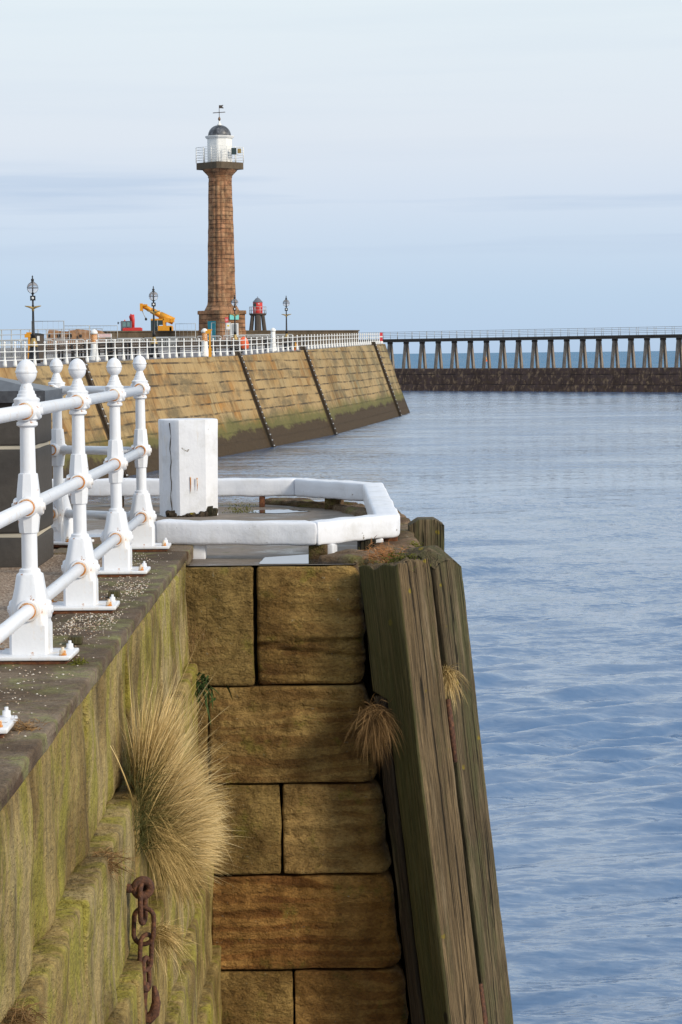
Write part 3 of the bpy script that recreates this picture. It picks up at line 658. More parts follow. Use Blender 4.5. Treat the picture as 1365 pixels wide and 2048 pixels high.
def pb(m, D, x0, y0, x1, y1, d0, d1):      # box spanning photo pixels at distance D, local to (0, D, 0)
    a = at(x0, y1, D); b = at(x1, y0, D); m.box((a.x, d0, a.z), (b.x, d1, b.z)); return m
def crane():
    D = 292; o = thing('mobile_crane', 'yellow mobile crane with lowered telescopic boom behind the pier parapet', 'crane', (0, D, 0))
    m = MB(); a, b = at(287, 612, D), at(341, 641, D); 
    a = V((a.x, 0, a.z)); b = V((b.x, 0, b.z)); m.path([a, a.lerp(b, .4)], .27, 4, up=V((0, 1, 0))); m.path([a.lerp(b, .3), a.lerp(b, .75)], .34, 4, up=V((0, 1, 0))); m.path([a.lerp(b, .62), b+V((.4, 0, -.1))], .43, 4, up=V((0, 1, 0))); m.build('boom', 'yellow paint', o)
    m = MB(); pb(m, D, 281, 607, 286, 622, -.5, .5); pb(m, D, 286, 608.5, 295, 612, -.3, .3); m.build('boom_head', 'yellow paint', o)
    m = MB(); pb(m, D, 303, 637.5, 329, 641, -1.0, 1.0); pb(m, D, 327.5, 637, 332, 655, -1, 1); m.build('cab_frame', 'yellow paint', o)
    m = MB(); pb(m, D, 303.5, 641, 316, 662, -.95, .9); pb(m, D, 317.5, 641, 327.4, 650, -.95, .9); m.build('cab_window', 'dark glass', o)
    m = MB(); pb(m, D, 316.1, 641, 317.4, 662, -.98, .9); pb(m, D, 309, 641, 310, 656, -.99, .9); m.build('cab_pillar', 'galvanised', o)
    m = MB(); pb(m, D, 329, 636, 341, 645, -.9, .9); pb(m, D, 342, 637, 348.5, 644.5, -.7, .7); m.build('counterweight', 'yellow paint', o)
    m = MB(); pb(m, D, 318, 651.5, 345, 663, -1.2, 1.2); pb(m, D, 341, 654, 346, 672, -1.2, 1.2); m.build('engine_cover', 'yellow paint', o)
    m = MB(); pb(m, D, 298, 662.5, 349, 675, -1.3, 1.3); m.build('chassis', 'dark timber far', o)
    for x in (308, 338):
        m = MB(); p = at(x, 681, D); 
        for s in (-1.35, 1.0): m.bar((p.x, s, p.z), (p.x, s+.4, p.z), .62, 20)
        m.build('wheel', 'rubber', o)
    m = MB(); h0, h1 = at(285, 622, D), at(292.5, 638, D); m.bar((h0.x, 0, h0.z), (h1.x, 0, h1.z), .045); m.build('hoist_cable', 'galvanised', o)
    m = MB(); m.loft([(-.18, .05, 0), (-.1, .15, 0), (.1, .12, 0), (.15, .03, 0)], c=(h1.x, 0, h1.z), n=10); m.build('hook_block', 'rubber', o)
crane()
def digger():
    D = 288; o = thing('excavator', 'red excavator with dark glazed cab and folded arm behind the pier parapet', 'excavator', (0, D, 0))
    m = MB(); pb(m, D, 247.5, 656, 284, 664, -1, 1); pb(m, D, 250, 655, 282, 657, -.8, .8); m.build('body', 'red paint', o)
    m = MB(); pb(m, D, 243.5, 642, 264, 643.5, -.9, .6); pb(m, D, 243.5, 643.5, 247, 662, -.9, .6); pb(m, D, 262.5, 643.5, 264.5, 656, -.9, .6); pb(m, D, 255, 643.5, 256, 655, -.92, .6); pb(m, D, 247, 653.5, 262.5, 655, -.9, .6); m.build('cab_frame', 'slate grey', o)
    m = MB(); pb(m, D, 247, 643.6, 255, 653.4, -.86, .55); pb(m, D, 256.1, 643.6, 262.4, 653.4, -.86, .55); m.build('cab_window', 'cab glass', o)
    m = MB(); pts = [at(266, 655, D), at(266.5, 640, D), at(264.5, 629.5, D), at(261, 634, D), at(262, 642, D)]
    m.path([(p.x, 0, p.z) for p in pts[:3]], [.22, .2, .26], 6); m.path([(p.x, .1, p.z) for p in pts[2:]], [.22, .16, .08], 6); m.build('arm', 'red paint', o)
    m = MB(); pb(m, D, 248, 666, 284, 678, -1.3, -.8); pb(m, D, 248, 666, 284, 678, .8, 1.3); m.build('crawler_track', 'rubber', o)
    m = MB(); pb(m, D, 237, 644, 239, 648.5, -.9, -.7); pb(m, D, 238.5, 645.6, 243.6, 646.2, -.85, -.75); m.build('mirror', 'rubber', o)
    m = MB(); pb(m, D, 249, 639.5, 251, 642, -.2, .2); m.build('beacon_light', 'orange plastic', o)
digger()

# capped bollards on the pier
def make_pier_bollard(rust):
    o = thing('capped_bollard', 'x', 'bollard', group='tall white capped bollards on the pier')
    m = MB(); m.loft([(0, .38, 0), (.1, .38, 0), (.3, .27, 0), (.6, .22, 0), (.95, .20, 0), (1.05, .19, 0)], n=20); m.build('base', 'white far', o)
    m = MB(); m.loft([(1.05, .21, 0), (1.1, .22, 0), (1.15, .185, 0), (1.62, .18, 0)], n=20); m.build('collar', rust, o)
    m = MB(); m.loft([(1.6, .20, 0), (1.66, .225, 0), (1.72, .225, 0), (1.8, .18, 0), (1.87, .11, 0), (1.9, .03, 0)], n=20); m.build('cap', 'white far', o)
    return o
for px, yt, D, lab, mt in ((189, 659, 158, 'white domed bollard with rusty tan neck beside the brown rubble wall', 'fresh rust'),
                           (410, 657, 184, 'white domed bollard with rusty neck left of the yellow post', 'fresh rust'),
                           (547, 656, 214, 'all white domed bollard between the orange lifebuoy case and the last lamp', 'white far')):
    o = make_pier_bollard(mt); o['label'] = lab; o.location = place(px, D); h = pz(yt, D, px)-deckz(D); o.scale = (h/1.9,)*3

for px, yt, D, lab in ((59, 665, 152, 'yellow post with short side arm left of the dark tank'), (420.5, 659, 183, 'yellow post with hooked top beside the rusty necked bollard')):
    o = thing('yellow_post', lab, 'post', place(px, D), group='yellow posts on the pier'); k = D/5000; h = pz(yt, D, px)-deckz(D)
    m = MB(); m.box((-1.8*k, -.08, 0), (1.8*k, .08, h-.3)); m.box((-3*k, -.1, 0), (3*k, .1, h*.32)); m.build('upright', 'yellow paint', o)
    m = MB(); m.box((-8.5*k, -.1, h-.32), (2.5*k, .1, h-.1)); m.box((-5*k, -.1, h-.1), (4.5*k, .1, h)); m.build('arm', 'yellow paint', o)
o = thing('storage_tank', 'round dark grey tank behind the leftmost lamp on the pier', 'tank', place(73, 156), group=None); k = 156/5000
m = MB(); m.loft([(0, 16*k, 0), (pz(671, 156, 73)-deckz(156), 16*k, 0)], n=28); autosm(m.build('shell', 'dark timber far', o))
m = MB(); zt = pz(671, 156, 73)-deckz(156); m.loft([(zt, 16.4*k, 0), (zt+.06, 16*k, 0), (zt+.12, 9*k, 0), (zt+.14, 2*k, 0)], n=28); m.build('lid', 'rubber', o)
m = MB(); m.box((4*k, -16*k-.03, zt-.35), (9*k, -15*k, zt-.05)); m.build('label_plate', 'sign white', o)

# brown rubble wall with slots
def rubble():
    o = thing('rubble_wall', 'rough brown stone wall with dark slots beside the tank on the pier deck', 'wall'); D = 235
    a = at(92, 661, D); b = at(205, 660, D+10); n_ = 60; vs = []; fs = []
    for i in range(n_+1):
        t = i/n_; x = a.x+(b.x-a.x)*t; y = D+10*t; z = a.z+(b.z-a.z)*t+.16*noise.noise((x*.9, 0, 4))+.06*noise.noise((x*4, 0, 4))
        if t < .05: z -= (.05-t)*14
        if t > .93: z -= (t-.93)*5
        vs += [(x, y, 1.2), (x, y, z), (x+.2, y+1.2, z-.03), (x+.2, y+1.2, 1.2)]
        if i: q = 4*i; p = q-4; fs += [(p, q, q+1, p+1), (p+1, q+1, q+2, p+2), (p+2, q+2, q+3, p+3)]
    m = MB(); m.add(vs, fs, .5, False); m.build('wall', 'brown rubble', o)
    for px in (97, 114, 133, 150):
        m = MB(); p = at(px, 672, D); m.box((p.x-.12, D+(px-92)/11.3-.06, p.z-.12), (p.x+.12, D+(px-92)/11.3+.3, p.z+.18)); m.build('slot', 'rubber', o)
rubble()

# crowd barriers
def make_barrier():
    o = thing('crowd_barrier', 'x', 'barrier', group='galvanised crowd barriers along the pier deck')
    m = MB(); W2, H = 1.1, 1.08; m.path([(-W2, 0, 0), (-W2, 0, H-.15), (-W2+.04, 0, H-.04), (-W2+.15, 0, H), (W2-.15, 0, H), (W2-.04, 0, H-.04), (W2, 0, H-.15), (W2, 0, 0)], .032, 6)
    m.bar((-W2, 0, .2), (W2, 0, .2), .025, 5); m.build('frame', 'galvanised', o)
    m = MB()
    for i in range(1, 16): x = -W2+2*W2*i/16; m.bar((x, 0, .2), (x, 0, H), .018, 4)
    m.build('bars', 'galvanised', o)
    for s in (-1, 1): m = MB(); m.bar((s*.8, -.3, .02), (s*.8, .3, .02), .025, 5); m.build('foot', 'galvanised', o)
    return o
b0 = make_barrier(); rb = random.Random(5); nb = 0
spots = []
x_ = 8.0
while x_ < 565:
    D = 160+(x_/565)*78+rb.uniform(-1.5, 1.5); spots.append((x_, D)); x_ += 2.35/D*5000*.93
for x_, D in ((30, 172), (140, 182), (212, 196), (262, 204), (330, 212), (500, 236), (530, 242), (556, 246)): spots.append((x_, D))
for i, (px, D) in enumerate(spots):
    o = b0 if i == 0 else copy_tree(b0); o['label'] = 'grey tubular crowd barrier in the linked line along the pier deck'
    o.location = place(px, D); o.rotation_euler[2] = .35+rb.uniform(-.15, .15)
    h = 1.25; o.scale = (1, 1, h)
# park benches facing the harbour
def make_bench():
    o = thing('park_bench', 'x', 'bench', group='dark benches on the pier')
    m = MB(); 
    for i in range(4): m.box((-.85, -.25+i*.13, .42), (.85, -.15+i*.13, .46))
    m.build('seat', 'dark timber far', o)
    m = MB()
    for i in range(3): m.box((-.85, .27+i*.03, .55+i*.14), (.85, .30+i*.03, .66+i*.14))
    m.build('backrest', 'dark timber far', o)
    for s in (-.75, .75):
        m = MB(); m.box((s-.04, -.28, 0), (s+.04, -.2, .62)); m.box((s-.04, .2, 0), (s+.04, .3, .95)); m.box((s-.05, -.28, .62), (s+.05, .25, .67)); m.build('leg', 'dark iron', o)
    return o
b0 = make_bench()
for i, (px, D, rz) in enumerate([(118, 158, .3), (148, 160, .5), (187, 163, -.2), (207, 166, .7), (226, 168, .1), (246, 170, .8), (272, 173, .2), (380, 190, .3), (432, 200, .1), (446, 204, .6), (462, 207, .2), (512, 222, .1), (524, 226, .7), (560, 233, .2), (590, 240, .3), (600, 244, .6)]):
    o = b0 if i == 0 else copy_tree(b0); o['label'] = 'dark slatted bench among the crowd barriers on the pier deck'; o.location = place(px, D); o.rotation_euler[2] = rz; o.scale = (1.2,)*3

o = thing('lifebuoy_case', 'orange red lifebuoy case on a stand behind the white pier railing', 'lifebuoy case', place(490, 205)); k = 205/5000
m = MB(); m.loft([(.32, .06, 0), (.45, .32, 0), (.85, .36, 0), (1.2, .3, 0), (1.38, .08, 0)], n=24); m.v = [(p[0]+(p[2]-.6)*-.12, p[1]*.35, p[2]) for p in m.v]; m.build('case', 'orange plastic', o)
m = MB(); m.bar((.03, .12, 0), (-.03, .14, 1.2), .05); m.build('stand', 'red paint', o)
o = thing('traffic_cone', 'small orange cone on the deck near the last lamp', 'traffic cone', place(592, 222)); m = MB(); m.loft([(.04, .17, 0), (.7, .04, 0)], n=14); m.build('cone', 'yellow paint', o); m = MB(); m.box((-.24, -.24, 0), (.24, .24, .05)); m.build('foot', 'orange plastic', o)
# red end marker on the railing at the pier head
o = thing('marker_board', 'red and white marker board fixed to the railing at the pier head', 'marker', (edge(297)[0]-.2, 296.6, edge(297)[1]))
m = MB(); m.box((-.16, -.05, .35), (.16, .0, 1.35)); m.build('board', 'sign red', o); m = MB(); m.box((-.17, -.08, .8), (.17, -.051, .95)); m.build('white_band', 'sign white', o)

# site fence panels and boards around the lighthouse
def make_fence(px0, px1, D, yt, lab):
    o = thing('site_fence', lab, 'fence', group='mesh site fence panels on the pier'); a = at(px0, 700, D); b = at(px1, 700, D); zt = pz(yt, D, (px0+px1)/2); zb = deckz(D)
    o.location = (a.x, D, zb); w_ = b.x-a.x; h = zt-zb
    m = MB(); m.path([(0, 0, 0), (0, 0, h), (w_, 0, h), (w_, 0, 0)], .045, 5); m.bar((0, 0, .15), (w_, 0, .15), .04, 5); m.build('frame', 'galvanised', o)
    m = MB(); n_ = max(3, int(w_/.35))
    for i in range(1, n_): m.bar((w_*i/n_, 0, .15), (w_*i/n_, 0, h), .006, 4)
    for i in range(1, 4): m.bar((0, 0, h*i/4), (w_, 0, h*i/4), .008, 4)
    m.build('mesh', 'galvanised', o)
make_fence(65, 129, 170, 643, 'site fence panel, the tall one just right of the leftmost lamp')
make_fence(129.5, 180, 240, 652, 'site fence panel above the brown rubble wall')
make_fence(181, 236, 262, 652, 'site fence panel between the rubble wall and the red excavator')
make_fence(352, 392, 262, 648, 'site fence panel between the crane and the lighthouse')
make_fence(424, 462, 258, 646, 'site fence gate across the lighthouse door, with notices fixed on it')
for nm, lab, x0, y0, x1, y1, D, mat_, band in (
        ('warning_sign', 'red notice with white lettering above the site fence gate', 450.5, 634.5, 457, 645, 256, 'sign red', ('sign white', [(451.5, 638, 456, 639), (451.5, 641, 456, 642)])),
        ('warning_sign', 'white notice with yellow triangle fixed to the site fence gate', 453, 646, 461, 659, 256, 'sign white', ('sign yellow', [(455, 650, 459, 653)])),
        ('notice_board', 'pale board with faded red lines standing behind the barriers beside the rubble wall', 196, 667.5, 224, 675, 205, 'sign white', ('sign red', [(198, 668.5, 222, 669.3), (198, 671, 222, 671.8), (200, 673, 222, 673.6)]))):
    o = thing(nm, lab, 'sign', (0, D, 0)); m = MB(); pb(m, D, x0, y0, x1, y1, -.04, .04); m.build('panel', mat_, o)
    m = MB()
    for r_ in band[1]: pb(m, D, *r_, -.055, -.043)
    m.build('markings', band[0], o)
    m = MB(); a = at(x0+1, y1, D); b = at(x1-1, y1, D); 
    for p in (a, b): m.bar((p.x, .03, deckz(D)), (p.x, .03, p.z), .035, 5)
    m.build('posts', 'galvanised', o)
o = thing('site_cabinet', 'tall white cabinet at the foot of the lighthouse', 'cabinet', (0, 262, 0)); m = MB(); pb(m, 262, 463, 646.5, 477, 674, -.4, .4); m.build('body', 'sign white', o); m = MB(); pb(m, 262, 465, 648, 475, 668, -.43, -.405); m.build('door', 'galvanised', o)
# thin rail far left, beyond the deck
def back_rail():
    o = thing('deck_railing', 'thin grey railing along the back of the pier deck at the far left', 'railing'); D = 190
    a = at(-60, 660.5, D); b = at(205, 657.5, D+70); n_ = 16
    for i in range(n_+1):
        p = a.lerp(b, i/n_); m = MB(); m.bar((p.x, p.y, deckz(p.y)), p, .05, 5); m.build('post', 'galvanised', o)
    for h in (0, .42, .84): m = MB(); m.bar(a-V((0, 0, h)), b-V((0, 0, h)), .035, 5); m.build('rail', 'galvanised', o)
back_rail()

# ------------------------------------------------------------------ breakwater with trestle walkway
def breakwater():
    A = V((-21.5, 523.6, 0)); B0 = V((11.66, 486.27, 0)); B1 = V((59.0, 431.2, 0)); d = (B1-B0).normalized(); n = V((d.y, -d.x, 0))     # n points at the camera side
    if n.y > 0: n = -n
    ang = math.atan2(d.y, d.x); M4 = Matrix.Translation(B0) @ Matrix.Rotation(ang, 4, 'Z')          # local: x along, y away from the harbour
    o = thing('breakwater', 'low dark stone breakwater wall closing the harbour, under the concrete walkway', 'breakwater', B0, ang)
    L0, L1 = -45, 110; ZT = -1.72
    m = MB(); vs = []; fs = []; uvs = []; nx = 120
    for i in range(nx+1):
        x = L0+(L1-L0)*i/nx
        for k, (y_, z_) in enumerate([(-2.6, WZ-1.5), (-2.2, WZ+1.1), (-1.95, WZ+1.25), (-1.75, ZT-.02), (-1.7, ZT), (4, ZT), (4.2, WZ-1)]):
            vs.append((x, y_+.12*noise.noise((x*.25, k*1.0, 0)), z_+.05*noise.noise((x*.2, k*.7, 5)))); uvs.append((x, z_+.9 if k < 5 else y_))
    for i in range(nx):
        for k in range(6): a = i*7+k; fs.append((a, a+7, a+8, a+1))
    m.add(vs, fs, .5, False); m.build('wall', 'breakwater masonry', o, uvs=uvs)
    o = thing('concrete_walkway', 'raised concrete walkway on A-shaped trestles along the breakwater', 'walkway', B0, ang)
    ZD = 4.05
    m = MB(); m.box((L0, .25, ZD-.62), (L1, 2.35, ZD)); m.build('deck', 'deck beam', o)
    m = MB(); m.box((L0, -.02, ZD-.24), (L1, .247, ZD-.02)); m.build('edge_beam', 'deck beam', o)
    tr = MB()
    def legmb(s):
        q = MB(); lo = V((0, s*.78, 0)); hi = V((0, s*.2, ZD-.6-ZT)); vs = []
        for p, w_ in ((lo, .34), (hi, .26)):
            for cx, cy in ((-1, -1), (1, -1), (1, 1), (-1, 1)): vs.append((p.x+cx*.24, p.y+cy*w_*.7, p.z))
        q.add(vs, [(0, 1, 5, 4), (1, 2, 6, 5), (2, 3, 7, 6), (3, 0, 4, 7), (4, 5, 6, 7), (3, 2, 1, 0)]); return q
    legs = [legmb(s).build('leg', 'trestle concrete', o) for s in (-1, 1)]
    q = MB(); q.box((-.32, -.45, ZD-.98-ZT), (.32, .45, ZD-.5-ZT)); cap = q.build('trestle_head', 'deck beam', o)
    xs_px = [803+32.1*i for i in range(-2, 26)]
    first = True
    for px in xs_px:
        # intersect the pixel column with the walkway line
        dd = at(px, 700, 1.0); t = 0
        sx = dd.x; den = d.x-sx*d.y; s_ = (sx*B0.y-B0.x)/den
        for j, l in enumerate(legs+[cap]):
            c_ = l if first else l.copy()
            if not first: COL.objects.link(c_); c_.parent = o
            c_.location = (s_, 1.3, ZT)
        first = False
    rl = thing('walkway_railing', 'thin grey four-bar railing along the top of the concrete walkway', 'railing', B0, ang)
    q = MB(); q.bar((0, 0, 0), (0, 0, 1.35), .045, 5); p0 = q.build('post', 'galvanised', rl); k = 0
    x = L0
    while x < L1:
        for yy in ((.4,) if k % 2 else (.4, 2.2)):
            c_ = p0 if (k == 0 and yy == .4) else p0.copy()
            if c_ is not p0: COL.objects.link(c_); c_.parent = rl
            c_.location = (x, yy, ZD-.02)
        k += 1; x += 2.1
    for yy in (.4, 2.2):
        for h in (.4, .72, 1.04, 1.35): q = MB(); q.bar((L0, yy, ZD+h), (L1, yy, ZD+h), .03, 5); q.build('rail', 'galvanised', rl)
breakwater()
o = thing('navigation_buoy', 'small orange buoy floating on the open sea beyond the breakwater', 'buoy', (at(973, 720, 2000).x, 2000, WZ))
m = MB(); m.loft([(-.5, 1.2, 0), (.6, 1.3, 0), (.9, .5, 0)], n=16); m.build('float', 'orange plastic', o)
m = MB(); m.loft([(.8, .6, 2), (3.4, .25, 2)], n=8); m.loft([(3.4, .3, 0), (3.8, .3, 0)], n=8); m.build('tower', 'yellow paint', o)

# ------------------------------------------------------------------ near quay
EX = -1.0
OUT = [(EX, 16.35), (.02, 16.35), (.44, 16.85), (.47, 20.6), (.12, 21.9), (-.5, 22.75), (-4, 23.0), (-40, 23.0)]
PZ = -.1
# promenade ground, ends at the platform step
m = MB(); 
gp = [(-60, -30), (-1.405, -30), (-1.405, 16.72), (-1.9, 16.95), (-60, 16.95)]
m.add([V((x, y, -.012)) for x, y in gp], [tuple(range(5))]); tag(m.build('pavement', 'gravel'), kind='structure')
def grid_sheet(name, poly, z, mt, res=.12, amp=.01):
    bm = bmesh.new(); f = bm.faces.new([bm.verts.new((x, y, z)) for x, y in poly]); bmesh.ops.triangulate(bm, faces=[f])
    me = bpy.data.meshes.new(name); bm.to_mesh(me); bm.free(); me.materials.append(M[mt]); o = bpy.data.objects.new(name, me); COL.objects.link(o); return o
quay = thing('quay', 'old sandstone harbour quay with green mossy side wall, ledges and squared end blocks', 'quay wall')
# core under everything (kept behind the blocks)
m = MB(); 
def shear_core(poly, z0, z1, out=.0): pass
m.prism([(-60, -30), (EX-.12, -30), (EX-.12, 16.25), (.0, 16.25), (.40, 16.8), (.43, 20.6), (.1, 21.85), (-.5, 22.65), (-4, 22.9), (-60, 22.9)], WZ-1, PZ-.02); m.build('core', 'edge dark', quay)
# batter of the round end: sloping stone skirt, coloured dark as the shade in the gaps by the piles
m = MB(); pl = [(.30, 16.30), (.34, 16.95), (.44, 20.6), (.12, 21.88), (-.5, 22.72), (-4, 22.95), (-60, 22.95)]; vs = []; fs = []
nr = [(1.2, -.3), (.93, -.35), (1, .15), (.85, .5), (.4, .9), (0, 1), (0, 1)]
for (x, y), (a, b) in zip(pl, nr): vs += [(x, y, PZ-.3), (x+a*.62, y+b*.62, WZ-1)]
for i in range(len(pl)-1): fs.append((2*i, 2*i+1, 2*i+3, 2*i+2))
m.add(vs, fs); m.build('batter', 'edge dark', quay)

# end wall blocks facing the camera
XR = [(-.1, .112), (-.87, .156), (-1.51, .225), (-2.1, .296), (-2.74, .36), (-3.6, .45), (-8, .9)]
def xr(z):
    for (z0, a), (z1, b) in zip(XR, XR[1:]):
        if z >= z1: return a+(b-a)*(min(z, z0)-z0)/(z1-z0)
    return .9
rows = [(-.105, -.868, [(-1.10, -.568, .06), (-.545, None, .30)]),
        (-.878, -1.500, [(-1.12, -.87, .2), (-.862, None, .42)]),
        (-1.512, -2.092, [(-1.12, -.41, .15), (-.395, None, .55)]),
        (-2.108, -2.715, [(-1.0, -.875, .5), (-.865, None, .93)]),
        (-2.73, -3.34, [(-1.0, -.345, .33), (-.333, None, .85)]),
        (-3.36, -3.95, [(-1.0, None, .5)]), (-3.97, -4.6, [(-1.0, -.2, .3), (-.19, None, .7)]), (-4.62, -6.6, [(-1.0, None, .2)])]
m = MB(); Y0 = 15.93; sd_ = 1
for zt, zb, bl in rows:
    for x0, x1, tn in bl:
        last = x1 is None; xe = xr((zt+zb)/2) if last else x1; sd_ += 1
        def fn(p, x0=x0, xe=xe, last=last, zt=zt, zb=zb):
            p = p.copy()
            if p.y < Y0+.06 and (zt > -.2 and last or int(zt*10) % 2 == 0 or last):
                w_ = p.z+(.10*(p.x+.5) if zt > -.2 else -.05*p.x)+.03*noise.noise((p.x*1.7, zt*5, 1)); s1 = noise.noise((x0*3, zt*9, w_*15)); lowm = min(1, max(0, (zt-.28*(zt-zb)-p.z)/.1)) if zt > -.2 else .7
                p.y += .042*abs(s1)**.7*lowm*(1 if s1 > 0 else .15)
            if zt > -.2 and last and p.y < Y0+.06:
                for zl in (-.60+.05*(p.x+.5)**1.0, -.625-.10*(p.x+.5)): p.y += .035*math.exp(-((p.z-zl)/.011)**2)
                if p.z < -.60+.05*(p.x+.5): p.y += .018
            if last:
                f = max(0, (p.x-x0)/(xe-x0)); p.x = x0+(p.x-x0)*(xr(p.z)-x0)/(xe-x0)
                if f > .8: p.x += .022*noise.noise((p.z*7, 3, zt*9))+.012*noise.noise((p.z*22, 1, zt))
                # eroded, rounded seaward arris
                e = max(0, f-.86)/.14; cz = min(zt-p.z, p.z-zb); rr = .06
                if cz < rr: p.x -= (rr-max(cz, 0))**2/rr*.8*e
                if p.y < Y0+.25: p.y += .05*e*e
            return p
        m.rblock((x0, Y0, zb), (xe, Y0+.42, zt), .022 if zt > -.2 else .016, .016, .026, tn, fn, 4.2, sd_, (.35, 1, .22))
m.build('end_blocks', 'quay stone face', quay)
# gap-filler dark joint behind is the core

# side wall: courses stepping outward as they go down
m = MB(); cz = [(-.064, -.70, -1.0), (-.712, -1.345, -.93), (-1.357, -1.955, -.885), (-1.967, -2.53, -.835), (-2.542, -3.15, -.79), (-3.162, -3.8, -.745), (-3.812, -4.5, -.70), (-4.512, -6.6, -.64)]
joints = [[-6, -2, 2.3, 4.2, 6.05, 7.9, 9.78, 11.62, 13.55, 15.9], [-6, -2, 2.0, 4.6, 6.9, 8.9, 11.05, 13.1, 15.35, 15.92], [-6, 1, 3.0, 5.4, 7.6, 10.3, 12.2, 14.2, 15.92], [-6, 2, 5, 7.2, 9.2, 11.6, 13.6, 15.92],
          [-6, 2, 5, 7.5, 9.9, 12.6, 14.4, 15.92], [-6, 3, 7, 9.5, 12, 14, 15.92], [-6, 3, 7, 11, 15.92], [-6, 5, 15.92]]
rj = random.Random(11)
for (zt, zb, xf), js in zip(cz, joints):
    for a, b in zip(js, js[1:]):
        jit = rj.uniform(-.018, .018); sd_ += 1; near = b > 6.2
        tn = rj.random()
        m.rblock((xf-.30, a+.008, zb), (xf+jit, b-.008, zt), .02, .045 if near else .15, .022, tn, None, 2.2, sd_, (1, .3, .45))
m.build('side_blocks', 'quay stone mossy', quay)
# coping slabs
m = MB(); cy = [-6, 0, 3.0, 5.2, 7.05, 9.05, 11.1, 13.2, 15.95]
for a, b in zip(cy, cy[1:]):
    sd_ += 1; m.rblock((-1.40, a+.004, -.062), (EX+.012, b-.004, 0.0), .012, .05, .004, rj.random(), None, 3, sd_)
m.rblock((-1.86, 15.96, -.095), (EX+.02, 16.72, -.002), .012, .05, .004, .5, None, 3, 99)
m.build('coping', 'coping stone', quay)
# platform surface and edge stones
pf = [(x, y) for x, y in [(-60, 16.74), (-1.0, 16.74), (-1.0, 15.97), (.08, 15.97), (.46, 16.62), (.5, 20.6), (.15, 21.95), (-.48, 22.8), (-4, 23.02), (-60, 23.02)]]
m = MB(); m.add([V((x, y, PZ+.004)) for x, y in pf], [tuple(range(len(pf)))]); tag(m.build('platform_ground', 'platform'), kind='structure')
m = MB(); es = [((.10, 16.0), (.30, 16.32)), ((.31, 16.34), (.50, 16.66)), ((.50, 16.70), (.53, 17.35)), ((.53, 17.4), (.54, 18.2)), ((.54, 18.25), (.54, 19.2)), ((.54, 19.25), (.52, 20.4)), ((.5, 20.5), (.2, 21.8)), ((.18, 21.9), (-.45, 22.7))]
for (ax, ay), (bx, by) in es:
    a = V((ax, ay, 0)); b = V((bx, by, 0)); d = (b-a); l = d.length; d.normalize(); n = V((d.y, -d.x, 0)); sd_ += 1
    def fn(p, a=a, d=d, n=n): return a+d*p.x+n*p.y+V((0, 0, p.z))
    m.rblock((0, -.30, PZ-.30), (l, .0, PZ+.035+.02*rj.random()), .035, .05, .03, rj.random(), fn, 4, sd_)
m.build('edge_stones', 'edge stone', quay)
# timber/stone step strip at the left behind the last post
m = MB()
for i, (y0, y1, z1) in enumerate([(16.76, 17.0, -.03), (17.02, 17.35, -.045), (17.37, 17.75, -.06), (17.78, 18.3, -.07)]):
    sd_ += 1; m.rblock((-6, y0, PZ-.1), (-1.95+.25*i, y1, z1), .02, .09, .012, .3+.15*i, None, 3, sd_)
m.build('step', 'edge stone', quay)

# puddles
def puddle(pts, seed):
    poly = []; n = len(pts)
    for i in range(n):
        a = V(pts[i]); b = V(pts[(i+1) % n])
        for j in range(8):
            p = a.lerp(b, j/8); poly.append((p.x+.02*noise.noise((p.x*9, p.y*9, seed)), p.y+.02*noise.noise((p.x*9, p.y*9, seed+5))))
    m = MB(); m.add([V((x, y, PZ+.008)) for x, y in poly], [tuple(range(len(poly)))]); tag(m.build('puddle', 'puddle'), kind='structure')
puddle([(-.53, 16.02), (.02, 16.02), (.16, 16.3), (.25, 16.7), (-.1, 16.85), (-.5, 16.55)], 1)
puddle([(-.8, 21.3), (-.55, 21.15), (-.25, 21.4), (-.45, 21.7), (-.75, 21.6)], 2)
puddle([(-2.2, 18.6), (-1.4, 18.5), (-1.2, 19.2), (-1.9, 19.4)], 3)

# dark pillar at the left
pil = thing('brick_pillar', 'dark block pillar with pale mortar joints and sloping slate cap at the left edge', 'pillar', (-2.45, 15.4, 0))
m = MB(); m.rblock((-.6, -.40, -.02), (.625, .42, .17), .015, .1, .003); m.rblock((-.6, -.40, .19), (.625, .42, .70), .015, .1, .003); m.rblock((-.6, -.40, .72), (.625, .42, 1.0), .015, .1, .003); m.build('blocks', 'dark block', pil)
m = MB(); m.box((-.59, -.388, .1), (.612, .40, .98)); m.build('mortar', 'mortar', pil)
m = MB(); hp = [(-.66, -.46, .98), (.69, -.46, .98), (.69, .48, .98), (-.66, .48, .98)]; 
vs = [V(p) for p in hp]+[V((x, y, z+.07)) for x, y, z in hp]+[V((.1, 0, 1.18)), V((-.1, 0, 1.18))]
m.add(vs, [(3, 2, 1, 0), (0, 1, 5, 4), (1, 2, 6, 5), (2, 3, 7, 6), (3, 0, 4, 7), (4, 5, 8, 9), (5, 6, 8), (6, 7, 9, 8), (7, 4, 9)]); m.build('cap', 'slate cap', pil)

